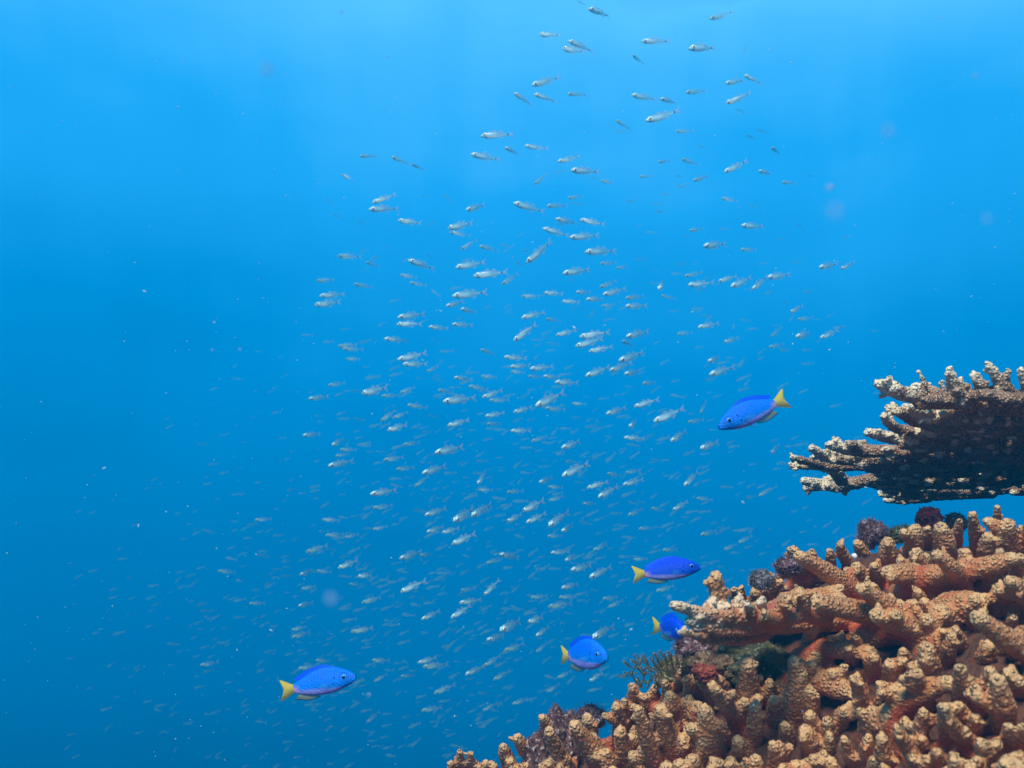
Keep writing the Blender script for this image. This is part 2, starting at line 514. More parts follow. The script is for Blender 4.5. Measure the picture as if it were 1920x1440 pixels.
def make_colonies():
    cols = {'crest': [], 'middle': [], 'front': [], 'lower': []}
    ids = {k: 0 for k in cols}
    segs = []; foot = []

    def add(c, pts, knobs):
        bid = ids[c]; ids[c] += 1
        cols[c].append((bid, pts)); side_knobs(pts, knobs, bid, cols[c])
        return bid

    def shoot(base, tipd, w0, c=None, lean=.30):
        (bx, by), (tx, ty) = base, tipd
        D = reef_hit(bx, by + 12)
        if D is None: D = min(.84, .80 + (0 if by < 1200 else -.02))
        D = max(D, .40)
        a = P(bx, by, D)
        ln_px = math.hypot(tx - bx, ty - by)
        ln = ln_px * D / F_PX
        Dt = D - lean * ln - .012
        b = P(tx, ty, Dt)
        r = w0 / 2 * D / F_PX * .97
        if abs(tx - bx) > .5 * abs(ty - by) and ln_px > 55:      # long ridges ride on top of the others
            lift = Vector((0, -.012, .011)); a = a + lift; b = b + lift; r *= 1.12
        # root sinks into the reef
        root = a + (a - b).normalized() * .02 + Vector((0, .008, -.012))
        mid = a.lerp(b, .5) + Vector((rnd.uniform(-1, 1), rnd.uniform(-1, 1), rnd.uniform(-.5, .5))) * r * .3
        c = c or colony_of(bx, by)
        L_ = (b - a).length
        tipc = b - (b - a).normalized() * r * .55
        pts = [(root, r * 1.25, 0.0), (a, r * 1.12, .18), (mid, r * .96, .60), (tipc, r * .62, 1.0)]
        bid = add(c, pts, int(.4 + L_ / r * .24))
        if L_ > 2.2 * r and rnd.random() < .32:          # a forked finger
            d = (b - a).normalized()
            s_ = Vector((rnd.choice((-1, 1)) * rnd.uniform(.5, 1), rnd.uniform(-.7, .2), rnd.uniform(-.1, .5)))
            s_ = (s_ - d * s_.dot(d)).normalized()
            p0 = a.lerp(b, rnd.uniform(.35, .6)); e = p0 + (s_ * .8 + d * .9) * r * rnd.uniform(1.5, 2.2)
            cols[c].append((bid, [(p0, r * .8, .4), (p0.lerp(e, .6), r * .66, .75), (e, r * .5, 1.0)]))
        foot.append((c, bid, root.lerp(a, .55), r, bx, by))
        segs.append((bx, by, tx, ty))

    for t in TR:
        ox, oy, s = PAN[t[0]]
        shoot((ox + t[1] / s, oy + t[2] / s), (ox + t[3] / s, oy + t[4] / s), t[5] / s)
    for c, ch in ARMS:
        n = len(ch)
        pts = [(P(x, y, d), w / 2 * d / F_PX, i / (n - 1)) for i, (x, y, d, w) in enumerate(ch)]
        add(c, pts, int(n * 1.7))
        for (x0, y0, *_), (x1, y1, *_) in zip(ch[:-1], ch[1:]): segs.append((x0, y0, x1, y1))
    # fill the bare places of the reef with short branches
    def clear(x, y, gap):
        for (x0, y0, x1, y1) in segs:
            dx, dy = x1 - x0, y1 - y0
            u = max(0, min(1, ((x - x0) * dx + (y - y0) * dy) / (dx * dx + dy * dy + 1e-6)))
            if math.hypot(x - x0 - u * dx, y - y0 - u * dy) < gap: return False
        return True
    made = 0
    for _ in range(5000):
        x = rnd.uniform(850, 2160); y = rnd.uniform(980, 1560)
        if math.hypot((x - 1460) / 80, (y - 1250) / 60) < 1: continue
        D = reef_hit(x, y)
        if D is None or D > .86 or not clear(x, y - 12, 16): continue
        w = rnd.uniform(24, 38) * (.62 / D) ** .5
        h = rnd.uniform(.7, 1.7) * w
        shoot((x, y), (x + rnd.uniform(-18, 14), y - h), w)
        made += 1
        if made > 210: break
    # the same coral goes on beyond the right edge of the picture
    made2 = 0
    for _ in range(1500):
        x = rnd.uniform(2120, 2900); y = rnd.uniform(960, 1500)
        D = reef_hit(x, y)
        if D is None or D > .92 or not clear(x, y - 12, 24): continue
        w = rnd.uniform(34, 50)
        shoot((x, y), (x + rnd.uniform(-30, 20), y - w * rnd.uniform(1.0, 2.0)), w)
        made2 += 1
        if made2 > 70: break
    # neighbouring fingers grow together low down into ridges
    for i, (c, bid, p, r, x, y) in enumerate(foot):
        near = sorted((q for q in foot if q[0] == c and q[1] != bid), key=lambda q: (q[2] - p).length)[:5]
        for q in near:
            if (q[2] - p).length > .095 or q[1] < bid: continue
            m = p.lerp(q[2], .5) + Vector((rnd.uniform(-.004, .004), rnd.uniform(-.004, .004), rnd.uniform(-.004, .003)))
            cols[c].append((bid, [(p, r * 1.0, .12), (m, (r + q[3]) * .33, .22)]))
            cols[c].append((q[1], [(m, (r + q[3]) * .33, .22), (q[2], q[3] * 1.0, .12)]))
    print('fill', made, ids)
    info = {
        'crest': ('rust brown knobbly branching coral along the top of the reef under the table coral', (.36, .80, -.05)),
        'middle': ('orange brown branching coral whose pale arm juts out left over a dark hollow', (.28, .68, -.08)),
        'front': ('stout reddish brown coral branches filling the bottom right foreground', (.25, .58, -.16)),
        'lower': ('row of upright brown coral fingers climbing the reef edge below the feather star', (.08, .72, -.18)),
    }
    for k, br in cols.items():
        lab, loc = info[k]
        root = tag(empty('branching_coral', Vector(loc)), lab, 'coral', 'branching corals covering the reef')
        # keep at most 95 parts: later ones join earlier ids nearby
        ids_here = ids[k]
        if ids_here > 95:
            cent = {}
            for b, ch in br: cent.setdefault(b, ch[0][0])
            remap = {b: b for b in cent}
            for b in list(cent):
                if b >= 95: remap[b] = min((q for q in cent if q < 95), key=lambda q: (cent[q] - cent[b]).length)
            br = [(remap[b], ch) for b, ch in br]
        V, Fc, nub, tip, bid, Nn = grow(br, .00135, .0034, .0006, 5)
        print(k, len(V))
        pale = set(range(ids[k])) if False else set()
        narm = len(TR)
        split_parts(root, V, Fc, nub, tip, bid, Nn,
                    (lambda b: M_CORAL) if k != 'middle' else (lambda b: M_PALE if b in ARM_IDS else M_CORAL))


ARM_IDS = set()
_n_mid = sum(1 for t in TR if colony_of(PAN[t[0]][0] + t[1] / PAN[t[0]][2], PAN[t[0]][1] + t[2] / PAN[t[0]][2]) == 'middle')
ARM_IDS = {_n_mid, _n_mid + 1, _n_mid + 2, _n_mid + 14, _n_mid + 15, _n_mid + 6, _n_mid + 10, _n_mid + 11, _n_mid + 7}
make_colonies()


# ------------------------------------------------------------------ table coral
def table_coral():
    def Dp(y): return float(np.interp(y, [690, 740, 800, 860, 905, 935, 960], [.76, .77, .85, .95, 1.05, 1.16, 1.2]))
    br = []
    n = [0]

    def chain(pts, knobs=4, up=True, tips=(.30, 1.05)):
        bid = n[0]; n[0] += 1
        m = len(pts)
        ch = []
        for i, p in enumerate(pts):
            x, y, w = p[:3]; d = p[3] if len(p) > 3 else Dp(y)
            ch.append((P(x, y, d), w / 2 * d / F_PX, tips[0] + (tips[1] - tips[0]) * i / (m - 1)))
        br.append((bid, ch)); side_knobs(ch, knobs, bid, br, 1.1)
        return bid
    # rim branches traced from the picture
    chain([(1990,752,38,.80),(1900,750,36,.795),(1800,747,34,.785),(1740,744,32,.775),(1690,738,27,.77),(1648,720,18,.765)], 12)
    chain([(1800,752,26,.785),(1790,728,23,.775),(1780,694,15,.77)], 3)
    chain([(1905,760,32,.80),(1880,722,26,.785),(1852,683,13,.78)], 4)
    chain([(1850,745,26,.79),(1838,722,20,.78),(1826,704,14,.78)], 2)
    chain([(1950,765,32,.80),(1932,735,26,.79),(1914,696,14,.785)], 3)
    chain([(1725,742,24,.775),(1718,726,18,.77)], 2)
    chain([(1690,738,24,.77),(1680,724,16,.765)], 2)
    chain([(1850,800,28),(1760,780,25),(1700,766,20)], 5)
    chain([(1760,800,26),(1710,788,20),(1686,772,19,.80),(1668,767,17,.795)], 4)
    chain([(1790,822,24),(1720,812,22),(1680,803,18),(1664,792,16),(1657,780,13)], 5)
    chain([(1800,838,26),(1720,828,24),(1665,820,22),(1628,811,16)], 7)
    chain([(1790,856,26),(1700,846,24),(1620,846,24),(1585,842,22),(1554,834,15)], 8)
    chain([(1610,846,18),(1600,832,14),(1591,836,12)], 2)
    chain([(1780,868,26),(1660,862,24),(1590,862,23),(1545,856,20),(1522,840,13)], 9)
    chain([(1760,880,26),(1640,872,22),(1560,874,20),(1510,872,17),(1483,872,12)], 7)
    chain([(1540,872,14),(1500,862,13),(1485,857,10)], 3)
    chain([(1820,905,26),(1720,905,26),(1640,898,24),(1600,906,24),(1570,910,25),(1535,908,20),(1508,902,15)], 14)
    chain([(1575,903,18),(1566,888,16),(1553,880,13)], 3)
    chain([(1582,903,16),(1576,884,13)], 2)
    chain([(1540,912,16),(1520,915,14),(1510,916,11)], 3)
    chain([(1860,922,24),(1760,928,22),(1700,928,19),(1652,926,13)], 6)
    chain([(1740,934,18),(1690,938,15),(1661,937,11)], 5)
    # the body of the plate: fanned branches running out from the stalk off to the right
    ll_y = [735, 760, 785, 810, 830, 850, 870, 890, 910, 928]
    ll_x = [1740, 1745, 1745, 1735, 1720, 1690, 1640, 1650, 1640, 1700]
    for k in range(40):
        y1 = 748 + 186 * (k + .5) / 40 + rnd.uniform(-3, 3)
        x1 = float(np.interp(y1, ll_y, ll_x)) + rnd.uniform(-25, 50)
        y0 = 800 + (y1 - 835) * .85 - max(0, 790 - y1) * .3
        pts = []
        m = 9
        for i in range(m + 1):
            u = i / m
            x = 2240 + (x1 - 2240) * u
            y = y0 + (y1 - y0) * u + rnd.uniform(-8, 8)
            if i == m: y -= rnd.uniform(2, 10)
            w = 21 - 7 * u
            sag = .0
            pts.append((x, y, w * rnd.uniform(.85, 1.15) / Dp(y1), Dp(y) + rnd.uniform(-.035, .03)))
        chain(pts, 7, tips=(0, .55))
    # short branches standing on the plate and poking out of its under side
    for k in range(95):
        y = rnd.uniform(750, 915); x = rnd.uniform(float(np.interp(y, ll_y, ll_x)), 2150)
        d = Dp(y); w = rnd.uniform(13, 19)
        a = P(x, y, d)
        b = a + Vector((rnd.uniform(-.016, .004), rnd.uniform(-.016, .002), rnd.uniform(.016, .034)))
        r = w / 2 * d / F_PX
        br.append((k % n[0], [(a, r * 1.1, .3), (b, r * .5, 1.0)]))
    for k in range(130):
        y = rnd.uniform(770, 925); x = rnd.uniform(float(np.interp(y, ll_y, ll_x)) - 10, 2000)
        d = Dp(y) - .004
        a = P(x, y, d)
        b = a + Vector((rnd.uniform(-.028, -.008), rnd.uniform(-.03, -.012), rnd.uniform(-.004, .006)))
        br.append((k % n[0], [(a, .0052, .3), (b, .0030, 1.0)]))
    # stalk
    a = P(2200, 850, .96); b = Vector((a.x + .02, a.y + .02, a.z - .16))
    br.append((22, [(a, .05, 0), (a.lerp(b, .5), .04, 0), (b, .055, 0)]))
    V, Fc, nub, tip, bid, Nn = grow(br, .00145, .0040, .0010, 3)
    print('table', len(V), n)
    root = tag(empty('table_coral', P(1850, 850, .95)), 'dark flat table coral with pale knobbly branch tips overhanging the reef at right', 'coral')
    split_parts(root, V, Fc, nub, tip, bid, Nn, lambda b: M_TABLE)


table_coral()

# ------------------------------------------------------------------ fish
def loft(xs, top, bot, halfw, n=20, bend=0.0, power=2.3):
    """closed body along +x (nose at the last station); returns V, quads"""
    V, Fq = [], []
    for x, t, b, w in zip(xs, top, bot, halfw):
        c, h = (t + b) / 2, (t - b) / 2
        for k in range(n):
            a = 2 * math.pi * k / n
            ca, sa = math.cos(a), math.sin(a)
            yy = w * math.copysign(abs(ca) ** (2 / power), ca)
            zz = c + h * math.copysign(abs(sa) ** (2 / 2.0), sa)
            V.append((x, yy + bend * (1 - x) ** 2 * (1 if x < 1 else 0), zz))
    m = len(xs)
    for i in range(m - 1):
        for k in range(n):
            k2 = (k + 1) % n
            Fq.append((i * n + k, i * n + k2, (i + 1) * n + k2, (i + 1) * n + k))
    # caps as degenerate-free fans written as quads
    for i, flip in ((0, True), (m - 1, False)):
        for k in range(1, n // 2):
            q = (i * n + k, i * n + k + 1, i * n + (n - k - 1) % n, i * n + (n - k) % n)
            if len(set(q)) == 4: Fq.append(q[::-1] if flip else q)
    return V, Fq


def plate(outline, thick, bend=0.0, y0=0.0, lean=0.0):
    """solid fin: outline in x,z (list), extruded to +-thick/2 and thinned to the edge; fan triangulated from its middle"""
    n = len(outline)
    cx = sum(p[0] for p in outline) / n; cz = sum(p[1] for p in outline) / n
    def yb(x, z): return bend * (1 - x) ** 2 + y0 + lean * (z)
    V = []
    for s in (1, -1):
        V.append((cx, yb(cx, cz) + s * thick / 2, cz))
        for (x, z) in outline: V.append((x, yb(x, z) + s * thick * .12, z))
    T = []
    o2 = n + 1
    for k in range(n):
        k2 = (k + 1) % n
        T.append((0, 1 + k, 1 + k2)); T.append((o2, o2 + 1 + k2, o2 + 1 + k))
        T.append((1 + k, o2 + 1 + k, o2 + 1 + k2)); T.append((1 + k, o2 + 1 + k2, 1 + k2))
    return V, T


def poly_mesh(name, pieces, mats):
    """pieces: list of (V, faces, material index)"""
    V, Fs, mi = [], [], []
    for v, f, m in pieces:
        o = len(V); V += list(v)
        for q in f: Fs.append(tuple(i + o for i in q)); mi.append(m)
    me = bpy.data.meshes.new(name)
    me.from_pydata([tuple(v) for v in V], [], Fs); me.validate(clean_customdata=False)
    for m in mats: me.materials.append(m)
    for p in me.polygons: p.use_smooth = True
    k = min(len(mi), len(me.polygons))
    me.polygons.foreach_set('material_index', mi[:len(me.polygons)] if len(mi) >= len(me.polygons) else mi + [0] * (len(me.polygons) - len(mi)))
    me.update()
    return me


def disc_eye(x, y, z, r, s):
    """flattened bulging eye: returns V, F for a squashed ball"""
    iv, fi = ICO2
    V = [(x + v[0] * r, y + v[1] * r * .42, z + v[2] * r) for v in iv]
    return V, [tuple(q) for q in fi]


def fin_mat(name, base, edge=None, alpha=.75, rays=90.0):
    g = Nodes(name)
    t = g.n('TexCoord').outputs['Object']
    w = g.n('TexWave', Scale=rays, Distortion=1.0, bands_direction='Z'); g.l(t, w.inputs['Vector'])
    c = g.mix(g.math('MULTIPLY', w.outputs[1], .35), base, tuple(b * .6 for b in base))
    g.l(c, g.b.inputs['Base Color'])
    g.b.inputs['Roughness'].default_value = .6
    g.b.inputs['Specular IOR Level'].default_value = .15
    g.b.inputs['Alpha'].default_value = alpha
    return g.m


# ---- blue damselfish: unit body length along x, nose at x = 1, tail end at x = 0
M_DBODY = None


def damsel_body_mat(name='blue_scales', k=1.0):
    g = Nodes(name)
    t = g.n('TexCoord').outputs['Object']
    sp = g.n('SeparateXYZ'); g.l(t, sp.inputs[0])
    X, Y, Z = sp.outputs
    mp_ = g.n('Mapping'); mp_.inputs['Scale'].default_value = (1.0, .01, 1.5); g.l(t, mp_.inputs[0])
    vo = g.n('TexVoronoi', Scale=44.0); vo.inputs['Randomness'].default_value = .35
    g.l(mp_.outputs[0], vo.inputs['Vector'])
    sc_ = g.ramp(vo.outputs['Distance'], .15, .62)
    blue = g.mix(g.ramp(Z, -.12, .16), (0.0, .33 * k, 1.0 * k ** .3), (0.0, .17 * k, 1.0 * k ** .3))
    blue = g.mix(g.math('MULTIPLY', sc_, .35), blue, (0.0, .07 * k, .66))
    # lilac belly: lower limit rises towards the tail stalk
    lim = g.math('MULTIPLY_ADD', X, -.10, .015)
    bel = g.math('SUBTRACT', lim, Z)
    c = g.mix(g.ramp(bel, .0, .055), blue, (.30, .33, .85))
    c = g.mix(g.math('MULTIPLY', g.ramp(g.math('SUBTRACT', .28, X), -.02, .07), g.ramp(g.math('SUBTRACT', .02, Z), -.02, .05)), c, (.50, .30, .50))
    # dark strokes on the face and the two small shoulder marks
    def spot(x, z, rx, rz, rot=0.0):
        dx = g.math('DIVIDE', g.math('SUBTRACT', X, x), rx); dz = g.math('DIVIDE', g.math('SUBTRACT', Z, z), rz)
        d = g.math('ADD', g.math('MULTIPLY', dx, dx), g.math('MULTIPLY', dz, dz))
        return g.ramp(g.math('SUBTRACT', 1.0, d), 0.0, .5)
    m = g.math('MAXIMUM', spot(.755, .035, .010, .016), spot(.735, -.035, .012, .010))
    # ring round the eye
    dx = g.math('SUBTRACT', X, .868); dz = g.math('SUBTRACT', Z, .022)
    rr = g.math('SQRT', g.math('ADD', g.math('MULTIPLY', dx, dx), g.math('MULTIPLY', dz, dz)))
    ring = g.ramp(g.math('SUBTRACT', .006, g.math('ABSOLUTE', g.math('SUBTRACT', rr, .052))), 0.0, .005)
    stroke = g.ramp(g.math('SUBTRACT', .005, g.math('ABSOLUTE', g.math('SUBTRACT', Z, g.math('MULTIPLY_ADD', X, .25, -.218)))), 0.0, .004)
    stroke = g.math('MULTIPLY', stroke, g.ramp(X, .885, .90))
    st2 = g.ramp(g.math('SUBTRACT', .0045, g.math('ABSOLUTE', g.math('SUBTRACT', Z, g.math('MULTIPLY_ADD', X, .55, -.535)))), 0.0, .003)
    st2 = g.math('MULTIPLY', st2, g.ramp(X, .885, .90))
    m = g.math('MAXIMUM', m, g.math('MAXIMUM', g.math('MULTIPLY', ring, .7), g.math('MAXIMUM', stroke, st2)))
    c = g.mix(g.math('MULTIPLY', m, .92), c, (0.0, .004, .09))
    g.l(c, g.b.inputs['Base Color'])
    g.b.inputs['Roughness'].default_value = .5
    g.b.inputs['Specular IOR Level'].default_value = .2
    b = g.n('Bump'); b.inputs['Strength'].default_value = .35; b.inputs['Distance'].default_value = .004
    g.l(vo.outputs['Distance'], b.inputs['Height']); g.l(b.outputs[0], g.b.inputs['Normal'])
    return g.m


def simple_mat(name, c, rough=.4, alpha=1.0, spec=.5, metal=0.0):
    g = Nodes(name)
    g.b.inputs['Base Color'].default_value = (*c, 1); g.b.inputs['Roughness'].default_value = rough
    g.b.inputs['Alpha'].default_value = alpha; g.b.inputs['Specular IOR Level'].default_value = spec
    g.b.inputs['Metallic'].default_value = metal
    return g.m


M_DBODY = damsel_body_mat()
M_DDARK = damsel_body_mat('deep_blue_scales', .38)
M_YEL = fin_mat('yellow_fin', (.66, .54, .04), alpha=.66)
M_YEL2 = fin_mat('pale_yellow_fin', (.42, .42, .16), alpha=.5)
M_BFIN = fin_mat('blue_fin', (0.0, .09, .80), alpha=.75, rays=60)
M_CLEAR = fin_mat('clear_fin', (.05, .35, .80), alpha=.16)
M_PUPIL = simple_mat('pupil', (.003, .003, .012), .12)
M_IRIS = simple_mat('blue_iris', (.05, .35, .75), .3)
M_EDGE = simple_mat('black_fin_edge', (.004, .006, .02), .6)


def smoothprof(pts, xs):
    px_, pv = zip(*pts)
    return np.interp(xs, px_, pv)


def smooth_curve(pts, xs):
    """Catmull style smoothing of a polyline profile"""
    fx = np.linspace(0, 1, 400); v = smoothprof(pts, fx)
    k = np.ones(31) / 31
    v2 = np.convolve(np.pad(v, 15, mode='edge'), k, 'valid')
    return np.interp(xs, fx, v2)


def make_damsel(bend=0.0, deep=1.0, dorsal_up=0.055, skin=None):
    """returns list of (name, mesh, [subparts])"""
    xs = np.concatenate([np.linspace(.20, .90, 34), np.linspace(.915, .998, 10)])
    top = smooth_curve([(0, .045), (.20, .045), (.30, .085), (.45, .140), (.60, .165), (.75, .150), (.86, .105), (.93, .070), (.975, .038), (1, .006)], xs) * deep
    bot = smooth_curve([(0, -.05), (.20, -.05), (.30, -.085), (.45, -.120), (.60, -.132), (.75, -.122), (.86, -.092), (.93, -.070), (.975, -.054), (1, -.036)], xs) * deep
    w = smooth_curve([(0, .012), (.20, .016), (.35, .045), (.55, .072), (.75, .078), (.88, .060), (.95, .036), (1, .012)], xs)
    V, Fq = loft(xs, top, bot, w, 28, bend)
    body = poly_mesh('body', [(V, Fq, 0)], [skin or M_DBODY])
    tail = []
    for (x, z) in [(.235, .035), (.17, .052), (.10, .092), (.04, .122), (.022, .118), (.035, .085), (.050, .040), (.060, .0), (.048, -.040), (.028, -.085), (.008, -.116), (.022, -.122), (.10, -.096), (.17, -.060), (.235, -.04)]:
        tail.append((x, z))
    tail_m = poly_mesh('tail_fin', [(*plate(tail, .012, bend), 0)], [M_YEL])
    tp = lambda x: float(np.interp(x, xs, top)); bt = lambda x: float(np.interp(x, xs, bot))
    dor = [(x, tp(x) - .01) for x in np.linspace(.80, .28, 14)]
    dor += [(.22, tp(.28) + dorsal_up * .55), (.19, tp(.28) + dorsal_up * .9), (.25, tp(.30) + dorsal_up * .85)]
    for i, x in enumerate(np.linspace(.33, .76, 14)):
        dor.append((x, tp(x) + dorsal_up * (.72 if i % 2 else .60) * (1 - max(0, (x - .55) / .3) ** 2 * .8)))
    def strip(pairs, th):
        """ribbon fin between two curves given as (x, z_in, x2, z_out)"""
        V, T = [], []
        for s in (1, -1):
            for (x, z, x2, z2) in pairs:
                V.append((x, bend * (1 - x) ** 2 + s * th, z)); V.append((x2, bend * (1 - x2) ** 2 + s * th * .15, z2))
        m = len(pairs); o = 2 * m
        for i in range(m - 1):
            a = 2 * i
            T.append((a, a + 1, a + 3, a + 2)); T.append((o + a, o + a + 2, o + a + 3, o + a + 1))
            T.append((a + 1, o + a + 1, o + a + 3, a + 3))
        return V, T
    dp = []
    for i, x in enumerate(np.linspace(.80, .27, 22)):
        u = i / 21
        hgt = dorsal_up * (1.0 if i % 2 else .88) * min(1, u * 4 + .05) * (1 + .25 * math.sin(u * math.pi))
        dp.append((x, tp(x) - .012, x - .02 - .055 * u, tp(x) + hgt * (1 if u < .93 else .8)))
    dors = poly_mesh('dorsal_fin', [(*strip(dp, .004), 0)], [M_BFIN])
    ap, ae = [], []
    for i, x in enumerate(np.linspace(.52, .27, 14)):
        u = i / 13
        hgt = .046 * math.sin(min(1, u * 1.25 + .05) * math.pi * .62) + .004
        ap.append((x, bt(x) + .012, x - .06 * u, bt(x) - hgt))
        ae.append((x - .06 * u, bt(x) - hgt + .001, x - .061 * u - .002, bt(x) - hgt - .006))
    anal = poly_mesh('anal_fin', [(*strip(ap, .004), 0), (*strip(ae, .002), 1)], [M_YEL2, M_EDGE])
    parts = [('body', body, []), ('tail_fin', tail_m, []), ('dorsal_fin', dors, []), ('anal_fin', anal, [])]
    for s in (1, -1):
        wy = float(np.interp(.868, xs, w)) * .93
        yb = bend * (1 - .868) ** 2
        e = poly_mesh('eye', [(*disc_eye(.868, yb + s * wy, .022, .029, s), 0)], [M_IRIS])
        pu = poly_mesh('pupil', [(*disc_eye(.869, yb + s * (wy + .0100), .022, .019, s), 0)], [M_PUPIL])
        parts.append(('eye', e, [('pupil', pu)]))
        pf = [(.70, -.03), (.66, -.01), (.60, -.012), (.565, -.035), (.59, -.065), (.65, -.07), (.70, -.05)]
        Vp, Tp = plate(pf, .004)
        Vp = [(x, bend * (1 - x) ** 2 + s * (.070 + (.70 - x) * .45) + y, z) for x, y, z in Vp]
        parts.append(('pectoral_fin', poly_mesh('pectoral_fin', [(Vp, Tp, 0)], [M_CLEAR]), []))
        vf = [(.66, bt(.66) + .012), (.60, bt(.62) + .01), (.54, bt(.6) - .035), (.50, bt(.6) - .055), (.575, bt(.6) - .030)]
        Vp, Tp = plate(vf, .004)
        Vp = [(x, bend * (1 - x) ** 2 + s * (.020 + (.66 - x) * .12) + y, z) for x, y, z in Vp]
        parts.append(('pelvic_fin', poly_mesh('pelvic_fin', [(Vp, Tp, 0)], [M_CLEAR]), []))
    return parts


def orient(nose, tail, roll_up=Vector((0, 0, 1))):
    """matrix whose +x runs tail -> nose, z up"""
    x = (nose - tail).normalized()
    y = roll_up.cross(x).normalized()
    z = x.cross(y)
    return Matrix((x, y, z)).transposed().to_4x4()


def place_damsel(nose_px, tail_px, nose_d, tail_d, label, bend=0.0, deep=1.0, dorsal=.055, roll=0.0, skin=None):
    a = P(*nose_px, nose_d); b = P(*tail_px, tail_d)
    ln = (a - b).length
    root = empty('blue_damselfish', b)
    m = orient(a, b)
    if roll: m = m @ Matrix.Rotation(R(roll), 4, 'X')
    root.matrix_world = Matrix.Translation(b) @ m @ Matrix.Scale(ln, 4)
    tag(root, label, 'fish', 'blue damselfish with yellow tails')
    for nm, me, subs in make_damsel(bend, deep, dorsal, skin):
        o = link_mesh(nm, me, root)
        for sn, sm in subs: link_mesh(sn, sm, o)
    print('damsel', round(ln, 3))
    return root


place_damsel((1347, 800), (1478, 745), .78, .80, 'blue fish facing left, nose down, just left of the table coral', 0.0, 1.0, .032)
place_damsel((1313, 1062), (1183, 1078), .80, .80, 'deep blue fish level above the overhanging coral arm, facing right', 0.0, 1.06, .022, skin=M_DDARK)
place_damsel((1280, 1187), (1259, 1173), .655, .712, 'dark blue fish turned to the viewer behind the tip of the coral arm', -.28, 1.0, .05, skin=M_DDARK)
place_damsel((1139, 1230), (1050, 1228), .745, .80, 'round bright blue fish seen above the purple algae rock, dorsal fin raised', .0, 1.30, .034)
place_damsel((667, 1268), (523, 1296), .78, .79, 'lone blue fish low in open water, the farthest from the coral', 0.0, 1.08, .03)


# ---- glassy silver school fish
def glass_mat(name, back, flank, alpha, silver):
    g = Nodes(name)
    t = g.n('TexCoord').outputs['Object']
    sp = g.n('SeparateXYZ'); g.l(t, sp.inputs[0])
    X, Y, Z = sp.outputs
    belly = g.math('MULTIPLY', g.ramp(X, .42, .62), g.ramp(g.math('SUBTRACT', .03, Z), -.05, .05))
    head = g.ramp(X, .74, .86)
    stripe = g.ramp(g.math('SUBTRACT', .016, g.math('ABSOLUTE', Z)), 0.0, .016)
    s = g.math('MAXIMUM', belly, g.math('MAXIMUM', head, g.math('MULTIPLY', stripe, .5)))
    nz_ = g.n('TexNoise', Scale=9.0, Detail=2.0); g.l(t, nz_.inputs['Vector'])
    c = g.mix(g.ramp(Z, -.02, .12), flank, back)
    c = g.mix(s, c, silver)
    # the dark spot at the root of the tail
    dx = g.math('SUBTRACT', X, .185); d = g.math('ADD', g.math('MULTIPLY', dx, dx), g.math('MULTIPLY', Z, Z))
    dot = g.ramp(g.math('SUBTRACT', .00055, d), 0.0, .0002)
    c = g.mix(dot, c, (.01, .012, .02))
    g.l(c, g.b.inputs['Base Color'])
    g.b.inputs['Roughness'].default_value = .33
    g.b.inputs['Specular IOR Level'].default_value = .6
    al = g.math('ADD', alpha, g.math('MULTIPLY', s, min(.36, .97 - alpha)), clamp=True)
    al = g.math('MAXIMUM', al, dot)
    g.l(al, g.b.inputs['Alpha'])
    return g.m


G_BACK = (.24, .40, .42)
TIERS = []  # farther tiers carry the haze of distance as lower alpha and duller colour
for nm, al, sil, flk in (('bright_silver_skin', .32, (.42, .70, .72), (.22, .46, .46)), ('silver_skin', .27, (.40, .66, .60), (.18, .38, .34)),
                         ('hazed_glassy_skin', .17, (.24, .48, .38), (.16, .30, .22)), ('hazed_clear_skin', .11, (.18, .36, .24), (.15, .24, .15))):
    TIERS.append(glass_mat(nm, G_BACK, flk, al, sil))
M_GFIN = simple_mat('rosy_clear_fin', (.36, .40, .44), .5, .20)
M_GFIN2 = simple_mat('faint_clear_fin', (.30, .36, .36), .5, .12)
M_RING = simple_mat('silver_eye_ring', (.85, .92, .86), .25)
M_RING2 = simple_mat('dull_eye_ring', (.50, .62, .50), .35, .75)


def glass_pieces(bend, n=14, lo=False):
    xs = np.linspace(.17, .995, 13 if lo else 22)
    top = smooth_curve([(0, .03), (.17, .032), (.30, .055), (.50, .098), (.66, .118), (.80, .108), (.90, .078), (.96, .045), (1, .012)], xs)
    bot = smooth_curve([(0, -.03), (.17, -.034), (.30, -.055), (.50, -.100), (.66, -.128), (.80, -.118), (.90, -.090), (.96, -.060), (1, -.028)], xs)
    top = top * .88; bot = bot * .86
    w = smooth_curve([(0, .006), (.17, .010), (.45, .040), (.70, .062), (.85, .056), (.95, .034), (1, .012)], xs)
    body = loft(xs, top, bot, w, 8 if lo else n, bend)
    tail = plate([(.20, .028), (.12, .05), (.02, .115), (.0, .105), (.035, .04), (.075, .0), (.035, -.04), (.0, -.105), (.02, -.115), (.12, -.05), (.20, -.03)], .008, bend)
    dor = plate([(.66, .10), (.60, .165), (.56, .155), (.52, .125), (.47, .085)], .006, bend)
    dor2 = plate([(.47, .085), (.42, .150), (.34, .10), (.30, .05), (.40, .07)], .006, bend)
    anal = plate([(.48, -.09), (.43, -.155), (.34, -.10), (.29, -.05), (.40, -.07)], .006, bend)
    return body, tail, dor, dor2, anal, xs, w


PROTO = {}


